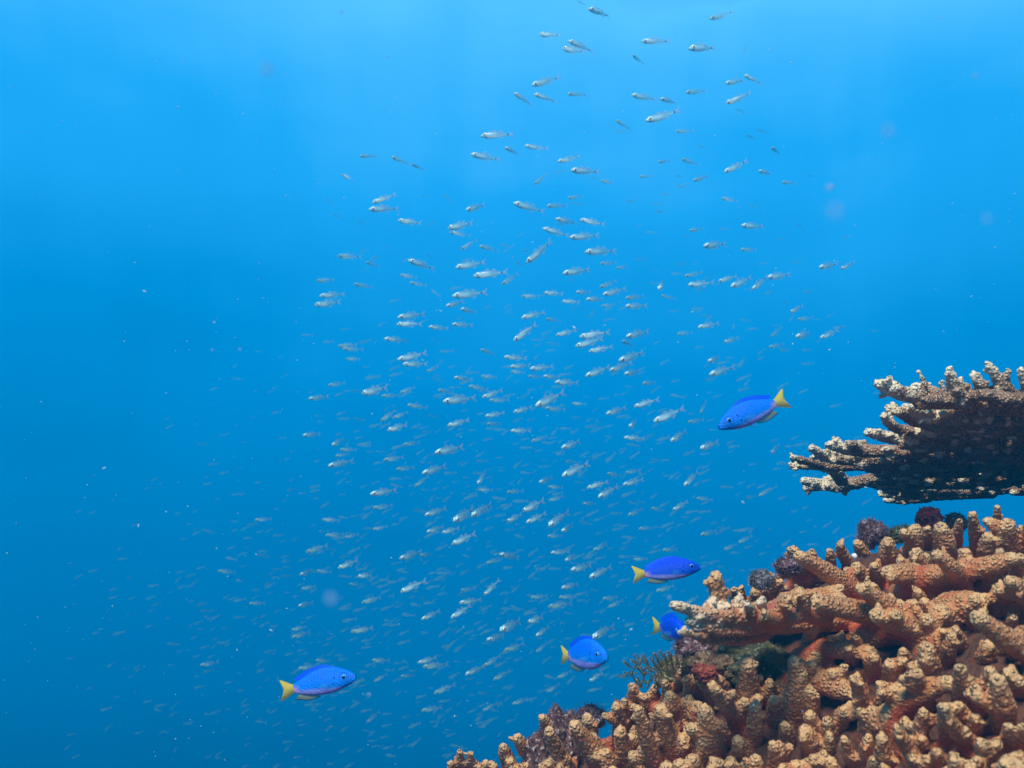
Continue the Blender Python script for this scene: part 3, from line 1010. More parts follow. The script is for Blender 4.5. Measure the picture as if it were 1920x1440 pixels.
def glass_proto(tier, bi):
    key = (tier, bi)
    if key in PROTO: return PROTO[key]
    bend = (-.16, 0.0, .16)[bi]
    body, tail, dor, dor2, anal, xs, w = glass_pieces(bend)
    skin = TIERS[tier]; fin = M_GFIN if tier < 2 else M_GFIN2; ring = M_RING if tier < 2 else M_RING2
    res = {'parts': [('body', poly_mesh('body', [(*body, 0)], [skin])), ('tail_fin', poly_mesh('tail_fin', [(*tail, 0)], [fin])),
                     ('dorsal_fin', poly_mesh('dorsal_fin', [(*dor, 0), (*dor2, 0)], [fin])), ('anal_fin', poly_mesh('anal_fin', [(*anal, 0)], [fin]))]}
    eyes = []
    for s in (1, -1):
        wy = float(np.interp(.865, xs, w)) * .86; yb = bend * (1 - .865) ** 2
        e = disc_eye(.865, yb + s * wy,   .012, .052, s); p = disc_eye(.868, yb + s * (wy + .0145), .012, .027, s)
        eyes.append((poly_mesh('eye', [(*e, 0)], [ring]), poly_mesh('pupil', [(*p, 0)], [M_PUPIL])))
        res.setdefault('raw', []).append((e, p))
    res['eyes'] = eyes
    (e1, p1), (e2, p2) = res['raw']
    res['single'] = poly_mesh('school_fish', [(*body, 0), (*tail, 1), (*dor, 1), (*dor2, 1), (*anal, 1), (*e1, 2), (*e2, 2), (*p1, 3), (*p2, 3)],
                              [skin, fin, ring, M_PUPIL])
    PROTO[key] = res
    return res


SCH = {
 2: (960, 0, "485,5,570,45,1 572,65,765,110,3 1480,140,1665,100,1.5 205,255,370,265,3 420,305,625,375,2.5 380,360,550,390,3 970,310,1195,295,2.5 1325,365,1555,335,3 905,410,985,490,1.5 1735,385,1760,345,1 145,640,370,575,2 15,695,160,785,2 165,705,350,755,2 415,705,580,700,1.5 895,710,1095,750,2 1110,740,1250,765,2 1300,695,1480,665,1 1600,625,1760,590,2 1740,560,1885,635,2 1600,775,1800,705,2 1680,815,1760,850,1 1000,905,1255,845,3 780,900,905,970,1.5 765,990,870,975,.7 1225,985,1360,990,1 1830,975,1940,1005,1 1760,1010,1835,1050,1 95,1090,270,1130,2 340,1210,510,1185,2 440,1275,665,1290,3 165,1385,265,1295,1.5 320,1295,410,1280,1 670,1355,765,1370,1.5 955,1325,1065,1315,1 1095,1215,1210,1200,.8 1270,1190,1410,1240,1 1590,1290,1760,1215,2.5 1850,1270,1940,1310,1.5 1360,1355,1480,1315,1.5 1235,1315,1280,1330,1 1230,1395,1330,1405,1 1390,1095,1465,1110,.8 590,1330,650,1340,.6"),
 3: (560, 240, "1365,60,1610,30,3 1290,195,1520,240,2.5 1545,145,1670,195,2 1695,130,1865,165,2 455,210,600,205,1.5 695,215,845,270,1.5 850,270,940,320,1.5 325,345,415,400,1 550,560,735,495,2 525,610,760,595,2.5 745,690,930,725,2 975,730,1030,700,1 1120,750,1310,710,3.3 1130,780,1290,800,1 1255,615,1400,575,2 1610,560,1850,630,2.5 1080,490,1160,570,.6 1215,910,1340,845,1.5 1355,885,1510,915,1.5 1510,870,1610,895,1 1705,1010,1910,850,3.3 820,990,1035,1050,3 290,960,470,960,1.5 505,1005,600,1040,1.5 540,1000,600,950,2 1175,1045,1405,1005,2.5 1310,1110,1565,1065,3 1520,1175,1650,1090,1.5 760,1100,890,1125,1.2 835,1155,960,1190,1.2 990,1210,1065,1265,1 135,1145,260,1135,1.5 415,1170,560,1195,1.5 155,1260,350,1235,2 120,1325,330,1310,1.8 1150,1260,1420,1230,3 1105,1335,1240,1300,2 1215,1355,1335,1385,2 740,1420,955,1390,2.5 1670,1410,1860,1370,2 955,935,1010,990,.8 195,530,270,570,.8 250,645,320,670,.8 440,695,510,720,.8 1670,1260,1820,1270,1"),
 4: (960, 300, "260,345,430,330,1.5 415,285,540,270,1 440,320,540,330,1 325,440,500,470,2 340,480,420,475,2 510,445,700,485,2.5 230,510,430,570,2.5 430,580,660,565,2.7 545,690,800,670,2 70,675,140,690,1 380,850,600,810,3 25,765,95,800,1 660,775,780,775,1.3 780,810,880,800,1.5 850,310,930,300,.7 1115,255,1205,260,.6 1050,325,1140,330,.8 1075,380,1155,395,1 1570,285,1700,310,1.5 1770,340,1850,350,.7 1720,490,1890,500,2.5 1435,645,1610,630,2.5 1330,530,1450,510,1 1295,570,1340,570,.8 1560,515,1630,520,.8 1715,670,1840,675,1 1000,540,1090,545,.8 925,745,1000,740,.6 1240,780,1310,780,.8 1320,935,1510,930,2.5 1375,975,1450,965,1.5 1545,910,1690,870,2 1640,950,1800,880,2.5 1805,970,1900,880,2.3 1100,970,1160,900,2.5 1190,850,1280,855,.8 1295,870,1425,845,1.2 655,955,790,905,1.2 680,1010,860,965,2.5 555,1045,700,1040,2 240,995,375,1000,2 480,990,600,990,1.7 375,1060,500,1060,1.8 70,1025,220,1030,1 670,1095,780,1080,1 850,1095,1000,1100,2 850,1035,995,1020,1.5 1120,1015,1225,1045,1 70,1185,255,1130,2.3 255,1190,370,1210,1.3 330,1315,480,1270,2 10,1355,185,1235,3 505,1325,740,1290,3 855,1325,1030,1285,2.7 475,1395,700,1345,3 575,1435,760,1400,2 1395,1255,1565,1215,2 1590,1365,1700,1335,2 1240,1305,1360,1285,1 1660,1270,1665,1210,1 1420,1165,1500,1170,.8 1340,1125,1440,1110,.7 1705,1195,1790,1205,.8 1175,1140,1250,1125,.7 825,1355,930,1400,1.5 260,1370,360,1385,1 1370,1410,1440,1400,.8 590,1165,620,1120,.6"),
 5: (560, 560, "735,190,930,190,2 975,210,1125,225,2 1150,190,1300,205,1.7 640,300,820,310,2 295,355,440,345,1.3 330,375,490,380,1.3 355,450,470,460,1.3 740,455,960,415,3 780,490,970,490,2.3 960,545,1060,510,1.2 680,540,760,500,.8 1365,380,1480,420,1.5 1540,435,1710,455,2 1585,510,1740,500,2 1735,525,1900,515,2.5 1590,545,1700,555,1 1720,580,1820,590,1.5 1165,590,1310,605,2 1370,580,1490,590,1.2 1000,590,1090,630,1 875,595,930,600,.8 220,650,350,630,1.2 400,695,480,690,1.3 475,710,670,665,3 620,730,760,720,1.5 760,705,875,665,1.2 75,750,220,735,2 1045,685,1170,700,1.5 1275,655,1430,685,1.5 1350,695,1430,695,1 1375,740,1530,690,1.7 1430,760,1580,765,1.5 1080,770,1340,740,3 815,795,970,820,1.3 1610,850,1760,815,2 1400,880,1540,860,1.7 1410,940,1530,935,1.5 1590,990,1745,990,2 1465,980,1560,985,.9 970,875,1040,885,1 615,920,730,830,1.5 705,895,820,850,1.3 665,985,835,950,2.3 1115,950,1290,915,2 300,900,380,900,.9 410,895,500,915,.9 925,1000,1000,1000,.8 865,1045,950,1020,.8 785,1095,915,1075,1.3 30,1025,165,1015,2 250,1100,340,1050,1.8 310,1130,440,1135,1 275,1180,380,1160,1 220,1255,400,1215,2.7 1020,1155,1240,1110,3.2 635,1210,790,1190,1.5 730,1280,870,1265,1.3 925,1310,1110,1255,3 870,1410,975,1330,1.3 1330,1220,1420,1215,1 1305,1310,1380,1305,1 1340,1390,1420,1290,2 1745,1070,1860,1030,1.3 1610,1270,1680,1210,1 1660,1300,1740,1310,1 1805,1385,1910,1310,1.8 80,1420,160,1400,1 180,325,270,320,.7 20,270,110,275,.6"),
 6: (1000, 580, "15,725,215,630,3.2 640,385,830,325,3 570,460,730,405,2.3 685,485,800,465,2 390,500,580,430,2.6 75,500,200,515,1.8 160,545,350,550,2.5 820,555,935,545,1.5 545,785,700,735,2.3 755,730,935,670,2.7 900,840,1130,750,2.5 720,880,800,830,2.3 1310,390,1420,360,1.8 1320,490,1490,435,2.5 1295,535,1370,515,1.8 1540,430,1590,365,1.5 1530,610,1620,590,1 1680,380,1730,355,.6 1160,845,1270,830,1.3 1250,785,1300,680,1.3 1255,1045,1360,1000,2.8 1030,990,1150,910,2.2 955,965,1030,970,1 680,960,840,970,2 850,960,905,940,1.5 210,1040,370,985,2.5 245,1140,310,1145,1.5 215,1250,400,1160,3 45,1300,145,1260,2 400,1340,560,1290,2.3 485,1410,640,1325,2.7 670,1315,830,1275,2 690,1225,800,1205,1.3 555,1230,660,1250,1.3 1125,1095,1210,1060,1.3 1130,1325,1240,1215,2.3 1240,1240,1320,1200,1 385,885,480,870,1 290,705,400,715,1.2 90,740,240,755,1.1 410,1110,460,1130,1 110,1330,220,1335,1.2 1595,1415,1670,1400,1.5 1690,1400,1790,1340,1.3 1450,1010,1510,985,1 1785,1080,1845,1010,1.8 1135,1190,1190,1190,1 700,1010,800,1025,1 1225,1415,1340,1430,1.2 885,1125,950,1130,.8 1830,1150,1930,1160,1 1400,1330,1500,1335,.7 0,980,100,930,1.3"),
 7: (560, 860, "535,265,740,235,3 555,370,710,350,1.3 175,455,310,465,1.2 485,525,580,520,1 555,530,670,510,1 200,575,340,565,1.3 250,595,340,590,1 345,590,460,565,1 55,700,210,650,1.5 85,725,135,720,1.5 95,740,200,745,.8 295,820,460,760,2.3 445,880,565,875,1.7 135,840,250,850,1 300,880,400,885,1 10,870,105,840,1.8 20,975,130,960,1.2 0,1105,90,1080,2 380,940,480,945,1.2 540,950,620,910,1 470,1080,620,1040,1.3 755,750,910,695,2.3 910,725,1015,715,1.3 765,1000,940,910,2.7 750,465,820,435,1 945,425,1110,370,2.3 960,550,1090,510,2 1075,555,1190,520,1.8 1160,470,1315,375,3.3 1295,430,1450,340,3.3 1150,640,1330,560,2.8 1565,470,1675,415,1.8 1680,395,1845,310,3 1705,480,1850,410,2.3 1505,715,1655,745,2 1410,785,1510,740,1.5 1335,820,1410,780,1 1210,870,1290,830,1.5 1035,860,1140,855,.8 1390,1025,1500,905,1.7 1205,1080,1380,1060,2 1140,1195,1300,1095,2.5 920,1205,1070,1140,2.2 905,1190,985,1110,1.3 1190,1020,1260,1030,1 910,1035,980,1080,.8 720,1075,790,1090,1 1740,1040,1870,1030,1.3 1515,1125,1620,1125,.9 1510,1290,1665,1215,3.3 1720,1225,1855,1185,2.3 1410,1355,1540,1330,2 1780,1330,1880,1260,1.8 1540,1420,1680,1385,1.3 420,1300,560,1265,1.3 640,1330,700,1280,1 470,1375,560,1350,1 1215,985,1330,975,.9 1350,235,1460,235,1 1545,535,1620,535,.8 1620,570,1690,595,.8 1080,325,1150,270,1.3 1560,250,1690,240,.8"),
 8: (960, 880, "275,425,400,320,3.3 375,465,455,415,2.3 265,500,380,500,1 275,235,390,200,1 505,390,600,415,1.2 735,330,830,330,1.2 870,345,980,295,1.5 1205,305,1320,240,1.7 1045,290,1150,310,1.2 1385,215,1490,250,1 1750,225,1840,200,1.3 1860,190,1930,170,1 950,445,1060,440,1 1415,490,1540,460,1.5 1555,460,1640,435,1 1590,600,1690,560,1.2 1700,550,1790,500,1.2 290,625,430,615,1.7 400,685,490,640,1.7 440,755,600,720,2.2 580,810,750,730,2.8 610,605,720,560,1.5 1130,605,1240,600,1.5 270,745,370,745,1 370,890,500,860,1.7 350,960,480,950,1.2 135,960,270,950,1.2 270,1030,460,1000,1.5 680,970,780,955,1.3 720,1035,840,980,1.2 1080,915,1220,870,1.3 1005,990,1060,910,1.3 1305,1010,1400,950,1.2 605,1265,735,1170,3.3 910,675,1020,670,1 930,980,990,930,.8 530,255,640,260,1.1"),
 9: (1400, 160, "75,325,165,360,1.2 0,370,75,410,1.5 185,465,275,520,1.5 90,640,190,665,1.7 265,725,375,735,1.4 465,670,500,690,.8 685,900,735,925,.7 380,1040,430,1080,1 715,1145,785,1130,1.3 235,1155,290,1150,.7 545,1365,660,1345,2.2 705,1375,830,1330,2.2 345,1325,415,1320,1 85,1340,165,1330,.8"),
 10: (1400, 440, "250,510,490,490,2.5 225,720,310,660,1.2 445,800,500,820,1 525,930,680,850,2 610,1015,790,1000,1.2 590,1225,800,1170,2.2 880,1240,1110,1140,1.7 1110,1100,1180,1120,1 680,690,780,670,1 270,1350,450,1310,1.2 390,1385,525,1380,1.3 665,1380,770,1390,1 290,1230,420,1100,.9"),
 11: (640, 1160, "575,330,715,290,1.7 610,360,800,345,1.5 230,310,350,320,1.5 930,420,1060,355,2 1070,355,1190,275,1.5 1140,460,1270,385,1.5 1220,240,1380,185,1.5 1620,445,1730,390,1.5 1860,470,1960,400,1.7 695,560,860,490,1.5 245,470,345,415,1.1 445,430,550,425,1 1090,160,1220,130,2.2 750,215,840,190,1.1 1280,640,1400,600,1 1060,690,1170,630,1 600,690,760,660,1 1170,650,1210,635,2.5 140,700,230,680,.8 500,820,600,780,.8 190,780,290,690,.8 1460,250,1550,180,1 470,80,0,0,0 1540,550,1640,490,1 1040,820,1130,760,.8 700,820,740,750,.7 1000,770,1050,720,.7 70,100,240,70,1.5"),
 12: (160, 1160, "860,350,1000,325,1.4 880,405,970,375,1.4 1340,255,1430,235,1 1545,140,1690,100,1.5 1545,85,1660,60,1.2 1730,310,1840,320,1 1595,375,1740,350,1 1365,130,1420,110,.9 205,120,300,95,.8 610,190,700,195,.8 520,660,610,640,.7 660,1000,700,955,.7 1640,650,1740,640,1 1800,725,1840,740,.9 1360,700,1385,680,1 970,1040,1030,990,.7 1285,400,1340,380,.9 110,690,200,665,.6"),
 13: (80, 860, "1240,45,1320,35,.9 1835,240,1900,225,1.3 1590,460,1720,450,1.2 1535,500,1620,485,1.3 1725,580,1810,570,.9 1200,530,1290,560,.9 1370,740,1460,760,1.2 1315,840,1450,855,1.2 1075,890,1150,860,1.2 1610,720,1700,735,1 1725,830,1800,830,1.1 1670,945,1725,925,1.8 1430,1070,1530,1050,1 1550,1085,1670,1085,1.3 1430,1190,1520,1185,1 1155,1100,1240,1080,1 1180,1140,1260,1140,1 820,1105,890,1075,1.2 340,850,420,830,.9 1450,910,1500,920,.8 1340,1280,1390,1260,.9 930,1385,1030,1395,.9 1790,880,1870,880,1"),
}


def school():
    items = []
    for k, (ox, oy, txt) in SCH.items():
        s = 6.4 if k == 10 else 4.0
        for row in txt.split():
            a = [float(v) for v in row.split(',')]
            if a[4] <= 0: continue
            items.append((ox + a[0] / s, oy + a[1] / s, ox + a[2] / s, oy + a[3] / s, a[4]))
    # drop accidental doubles where two panels overlap
    keep = []
    for it in sorted(items, key=lambda i: -i[4]):
        if all(math.hypot(it[0] - q[0], it[1] - q[1]) > 7 for q in keep): keep.append(it)
    items = keep
    items.sort(key=lambda i: -(math.hypot(i[2] - i[0], i[3] - i[1]) + 6 * i[4]))
    single, rest = items[:300], items[300:]
    print('school fish', len(items))

    def pose(it, grow=1.0):
        hx, hy, tx, ty, b = it
        d = float(np.interp(b, [.5, 1, 1.5, 2, 2.5, 3, 3.3], [5.2, 4.1, 3.2, 2.6, 2.15, 1.8, 1.6])) * rnd.uniform(.93, 1.07)
        lpx = math.hypot(tx - hx, ty - hy)
        flat = lpx * d / F_PX
        real = max(rnd.uniform(.060, .072), flat * 1.02)
        dd = math.sqrt(max(0, real ** 2 - flat ** 2))
        dd = min(dd, real * .80)
        near = rnd.random() < .8
        dh = d - dd / 2 if near else d + dd / 2
        dt = d + dd / 2 if near else d - dd / 2
        return P(hx, hy, dh), P(tx, ty, dt), d

    LOOK = {0: 'bright silver', 1: 'pale silver', 2: 'hazed glassy', 3: 'hazed see-through'}
    recs = []
    for it in single:
        a, b, d = pose(it)
        br = it[4]
        tier = 0 if br >= 2.5 else 1 if br >= 1.7 else 2 if br >= 1.0 else 3
        ang = math.degrees(math.atan2(-(it[3] - it[1]), abs(it[2] - it[0])))   # tail above head > 0
        tilt = 'diving steeply' if ang > 33 else 'nose dipped' if ang > 14 else 'level' if ang > -8 else 'nose raised'
        y = it[1]
        band = ('topmost' if y < 130 else 'upper' if y < 330 else 'upper middle' if y < 500 else 'central' if y < 640 else
                'middle' if y < 780 else 'lower middle' if y < 930 else 'lower' if y < 1090 else 'lowest')
        recs.append([it, a, b, tier, tilt, band])
    sets = {}
    for r in recs: sets.setdefault((r[3], r[4], r[5]), []).append(r)
    ORD = ['first', 'second', 'third', 'fourth', 'fifth', 'sixth', 'seventh', 'eighth', 'ninth', 'tenth', 'eleventh', 'twelfth', 'thirteenth',
           'fourteenth', 'fifteenth', 'sixteenth', 'seventeenth', 'eighteenth', 'nineteenth', 'twentieth']
    for (tier, tilt, band), rs in sets.items():
        rs.sort(key=lambda r: r[0][0])
        for i, r in enumerate(rs):
            where = 'the only such one' if len(rs) == 1 else f'{ORD[i] if i < 20 else "number %d" % (i + 1)} such from left'
            r.append(f'{LOOK[tier]} little fish swimming {tilt}, {where} in the {band} band')
    for it, a, b, tier, tilt, band, lab in recs:
        ln = (a - b).length
        M = Matrix.Translation(b) @ orient(a, b) @ Matrix.Rotation(R(rnd.uniform(-8, 8)), 4, 'X') @ Matrix.Scale(ln, 4)
        pr = glass_proto(tier, rnd.choice((0, 1, 1, 2)))
        lpx = math.hypot(it[2] - it[0], it[3] - it[1])
        if lpx > 34:
            root = empty('school_fish', b)
            root.matrix_world = M
            for nm, me in pr['parts']: link_mesh(nm, me, root)
            for e, p in pr['eyes']:
                eo = link_mesh('eye', e, root); link_mesh('pupil', p, eo)
        else:
            root = link_mesh('school_fish', pr['single'])
            root.matrix_world = M
        tag(root, lab, 'fish', 'school of small glassy silver fish')

    # the far side of the school, too many and too faint to tell apart
    body, tail, dor, dor2, anal, xs, w = glass_pieces(0.0, lo=True)
    Vb = np.array(list(body[0]) + list(tail[0])); nb = len(body[0])
    Fb = [tuple(q) for q in body[1]]; Ft = [tuple(i + nb for i in q) for q in tail[1]]
    pts = []
    for it in rest: pts.append(pose(it))
    while len(pts) < 1350 + len(rest):
        # densest to the lower middle, thin towards the left and the top
        if rnd.random() < .66:
            x = rnd.gauss(960, 330); y = rnd.gauss(960, 240)
        else:
            x = rnd.gauss(620, 300); y = rnd.gauss(1230, 140)
        if not (120 < x < 1640 and 330 < y < 1470): continue
        if x < 560 and y < 560 + (560 - x) * .9: continue
        d = rnd.uniform(3.9, 8.5) if x > 620 else rnd.uniform(5.5, 9.5)
        L_ = rnd.uniform(.055, .075)
        a = P(x, y, d)
        ang = R(rnd.gauss(17, 13)); yaw = R(rnd.gauss(0, 32))
        dirv = (cR * -math.cos(ang) * math.cos(yaw) - cU * math.sin(ang) + cF * math.sin(yaw)).normalized()
        pts.append((a, a - dirv * L_, d))
    Vs, Fs, mi = [], [], []
    for i, (a, b, d) in enumerate(pts):
        M = Matrix.Translation(b) @ orient(a, b) @ Matrix.Scale((a - b).length, 4)
        m = np.array(M)
        Vs.append(Vb @ m[:3, :3].T + m[:3, 3])
    allV = np.concatenate(Vs)
    off = 0
    faces = []
    for i in range(len(pts)):
        faces += [tuple(j + off for j in q) for q in Fb] + [tuple(j + off for j in q) for q in Ft]
        off += len(Vb)
    me = bpy.data.meshes.new('distant_school')
    me.from_pydata(allV.tolist(), [], faces)
    me.materials.append(M_FAR)
    for p in me.polygons: p.use_smooth = True
    o = link_mesh('distant_school', me)
    tag(o, 'far part of the school, hundreds of tiny faint fish fading into blue water', 'school of fish', kind='stuff')


M_FAR = simple_mat('far_fish_skin', (.18, .34, .22), .5, .17)  # low alpha paints the fading through distant water into the skin
school()


# ------------------------------------------------------------------ floating specks in the water
def specks():
    iv, fi = ICO1
    Vs, Fs, off = [], [], 0
    for i in range(620):
        d = rnd.uniform(.5, 2.6)
        c = P(rnd.uniform(-60, 1980), rnd.uniform(-60, 1500), d)
        r = rnd.uniform(.00022, .00055) * (1.0 + .35 * d)
        st = rnd.choice((1, 1, 1, 2.6)); ax = Vector((rnd.gauss(0, 1), rnd.gauss(0, .4), rnd.gauss(0, .5))).normalized()
        for v in iv:
            q = Vector(v) * r
            q += ax * q.dot(ax) * (st - 1)
            Vs.append(c + q)
        Fs += [tuple(j + off for j in f) for f in fi]; off += len(iv)
    nb_small = len(Fs)
    for x, y, d, r in ((1553, 352, .21, .0010), (1558, 350, .34, .0016), (1565, 395, .10, .0009), (1665, 245, .12, .0009), (1850, 410, .14, .0007), (620, 1122, .13, .0009),
                       (640, 22, .30, .0009), (728, 106, .4, .0009), (450, 655, .4, .0008), (1828, 142, .25, .0008), (398, 656, .5, .0009),
                       (692, 1302, .35, .0008), (500, 130, .12, .0010), (1255, 1120, .3, .0007)):
        c = P(x, y, d)
        Vs += [c + Vector(v) * r * .8 for v in iv]; Fs += [tuple(j + off for j in f) for f in fi]; off += len(iv)
    me = bpy.data.meshes.new('plankton_specks')
    me.from_pydata([tuple(v) for v in Vs], [], Fs)
    me.materials.append(simple_mat('pale_speck', (.50, .72, .80), .7, .6, .1))
    me.materials.append(simple_mat('soft_speck', (.38, .56, .80), .8, .32, .1))
    me.polygons.foreach_set('material_index', [0] * nb_small + [1] * (len(Fs) - nb_small))
    tag(link_mesh('plankton_specks', me), 'tiny pale specks drifting all through the water', 'plankton', kind='stuff')


specks()

# ------------------------------------------------------------------ overgrown lumps of rock, sponge, shells
def turf_mat(name, a, b, c):
    g = Nodes(name)
    t = g.n('TexCoord').outputs['Object']
    n1 = g.n('TexNoise', Scale=55.0, Detail=6.0); g.l(t, n1.inputs['Vector'])
    n2 = g.n('TexNoise', Scale=260.0, Detail=4.0); g.l(t, n2.inputs['Vector'])
    x = g.mix(g.ramp(n1.outputs[0], .38, .60), a, b)
    x = g.mix(g.math('MULTIPLY', g.ramp(n2.outputs[0], .55, .66), .9), x, c)
    g.l(x, g.b.inputs['Base Color']); g.b.inputs['Roughness'].default_value = .85
    g.bump(n2.outputs[0], .9, .003)
    return g.m


M_TURF = {
    'purple': turf_mat('purple_turf', (.06, .018, .018), (.15, .075, .06), (.50, .46, .40)),
    'plum': turf_mat('plum_turf', (.055, .020, .026), (.16, .085, .095), (.34, .28, .28)),
    'red': turf_mat('dark_red_sponge', (.10, .006, .012), (.16, .012, .016), (.24, .10, .12)),
    'grey': turf_mat('blue_grey_turf', (.05, .045, .05), (.15, .14, .15), (.42, .44, .46)),
    'brown': turf_mat('brown_turf', (.08, .045, .022), (.17, .11, .055), (.32, .24, .15)),
    'olive': turf_mat('olive_turf', (.03, .035, .012), (.10, .10, .03), (.20, .22, .16)),
    'orange': turf_mat('orange_red_sponge', (.15, .018, .010), (.24, .045, .02), (.32, .14, .08)),
    'lilac': turf_mat('lilac_crust', (.30, .26, .40), (.42, .38, .55), (.6, .58, .7)),
}


def lump(px, py, d, wx, wy, mat, label, name='algae_rock', cat='rock', hair=0, seed=0, hairlen=.005, group='overgrown lumps on the reef', rough=.35):
    c = P(px, py, d)
    bm = bmesh.new(); bmesh.ops.create_icosphere(bm, subdivisions=5, radius=1)
    rx, rz = wx / 2 * d / F_PX, wy / 2 * d / F_PX
    ry = (rx + rz) / 2
    off = Vector((seed * 3.1, seed * 1.7, 5))
    for v in bm.verts:
        q = v.co.copy()
        n_ = noise.fractal(q * 1.6 + off, 1.0, 2.0, 3) * rough + noise.fractal(q * 6 + off, 1.0, 2.0, 3) * rough * .38
        q = q * (1 + n_)
        v.co = Vector((q.x * rx, q.y * ry, q.z * rz))
    bm.normal_update()
    spots = [(v.co.copy(), v.normal.copy()) for v in bm.verts]
    me = bpy.data.meshes.new(name); bm.to_mesh(me); bm.free()
    me.materials.append(M_TURF[mat])
    for p in me.polygons: p.use_smooth = True
    if not hair:
        o = link_mesh(name, me, loc=c); tag(o, label, cat, group); return o
    root = tag(empty(name, c), label, cat, group)
    link_mesh('rock', me, root)
    Vs, Fs = [], []
    for _ in range(hair):
        p, n_ = rnd.choice(spots)
        n_ = (n_ + Vector((rnd.gauss(0, .45), rnd.gauss(0, .45), rnd.gauss(0, .45) + .25))).normalized()
        l = hairlen * rnd.uniform(.4, 1.3); r = .00022 * rnd.uniform(.8, 1.5)
        s = n_.orthogonal().normalized(); t = n_.cross(s)
        curve = (s * rnd.uniform(-.4, .4) + t * rnd.uniform(-.4, .4)) * l
        o = len(Vs)
        for u, rr in ((0, r), (.55, r * .8)):
            q = p + n_ * l * u + curve * u * u
            Vs += [q + s * rr, q - s * rr * .5 + t * rr * .87, q - s * rr * .5 - t * rr * .87]
        Vs.append(p + n_ * l + curve)
        for k in range(3):
            k2 = (k + 1) % 3
            Fs += [(o + k, o + k2, o + 3 + k2), (o + k, o + 3 + k2, o + 3 + k), (o + 3 + k, o + 3 + k2, o + 6)]
    hm = bpy.data.meshes.new('turf'); hm.from_pydata([tuple(v) for v in Vs], [], Fs); hm.materials.append(M_TURF[mat])
    ho = link_mesh('turf', hm, root); ho['kind'] = 'stuff'
    return root


lump(1052, 1392, .775, 76, 118, 'purple', 'purple brown algae rock flecked with white at the foot of the reef edge', hair=1500, seed=1, hairlen=.0035)
lump(1012, 1425, .77, 60, 90, 'purple', 'small dark purple tuft of algae leaning on the white flecked algae rock', 'algae_tuft', 'algae', hair=700, seed=9, hairlen=.0035)
lump(1108, 1345, .80, 50, 40, 'plum', 'low grey purple fuzz between the white flecked rock and the coral fingers', 'algae_tuft', 'algae', hair=500, seed=12)
lump(1634, 1000, .83, 44, 46, 'plum', 'fuzzy plum coloured algae tuft standing highest on the reef crest', 'algae_tuft', 'algae', hair=1300, seed=2, hairlen=.004)
lump(1688, 1003, .84, 50, 30, 'olive', 'flat olive green algae patch between the plum tuft and the red sponge', 'algae_tuft', 'algae', hair=500, seed=3, hairlen=.004)
lump(1742, 976, .85, 48, 50, 'red', 'dark red sponge under the right part of the table coral', 'sponge', 'sponge', hair=300, seed=4, hairlen=.002)
lump(1792, 980, .86, 38, 32, 'plum', 'dull purple crust beside the dark red sponge on the crest', 'algae_crust', 'algae', hair=350, seed=5, hairlen=.003)
lump(1789, 1006, .815, 22, 14, 'lilac', 'small smooth lilac blob among the crest coral branches', 'sea_squirt', 'sea squirt', seed=6, rough=.12, group='small soft animals on the reef')
lump(1428, 1088, .735, 38, 32, 'grey', 'blue grey tuft of algae at the left end of the crest coral', 'algae_tuft', 'algae', hair=1100, seed=7, hairlen=.003)
lump(1478, 1062, .76, 46, 32, 'plum', 'pinkish fuzzy algae behind the blue grey tuft', 'algae_tuft', 'algae', hair=600, seed=8, hairlen=.004)
lump(1285, 1262, .76, 100, 66, 'brown', 'brown turf covered rock behind the feather star', hair=900, seed=10, hairlen=.003)
lump(1340, 1252, .715, 110, 62, 'brown', 'brown turf covered rock in the shade below the coral arm', hair=500, seed=11, hairlen=.003)
lump(1322, 1262, .69, 44, 34, 'orange', 'orange red sponge lump between the feather star and the dark hollow', 'sponge', 'sponge', seed=13, rough=.3)
lump(1420, 1246, .715, 150, 76, 'olive', 'added dark olive lump standing in for shade deep in the hollow under the coral arm', hair=500, seed=21, hairlen=.003)  # added lump, its dark colour stands in for the shade of the hollow
lump(1300, 1215, .73, 70, 36, 'plum', 'pinkish grey algae under the pale tips of the coral arm', 'algae_tuft', 'algae', hair=600, seed=14, hairlen=.004)


def shell(px, py, d, size, label):
    """little cone snail: a whorled spindle"""
    xs = np.linspace(0, 1, 26)
    r = np.interp(xs, [0, .12, .35, .6, .85, 1], [.06, .20, .34, .27, .12, .02]) * (1 + .07 * np.sin(xs * 44))
    V, Fq = loft(xs, r, -r, r, 16, 0.0, 2.0)
    me = poly_mesh('sea_snail', [(V, Fq, 0)], [simple_mat('white_shell', (.80, .78, .74), .3)])
    o = link_mesh('sea_snail', me)
    s = size * d / F_PX
    o.matrix_world = Matrix.Translation(P(px, py, d)) @ Matrix.Rotation(R(35), 4, 'Z') @ Matrix.Rotation(R(25), 4, 'Y') @ Matrix.Scale(s, 4)
    tag(o, label, 'snail', 'small white snails on the coral')


shell(1598, 1040, .765, 16, 'little white snail shell in the crest coral left of centre')
shell(1716, 1066, .72, 9, 'tiny white snail shell below the dark gap in the crest coral')


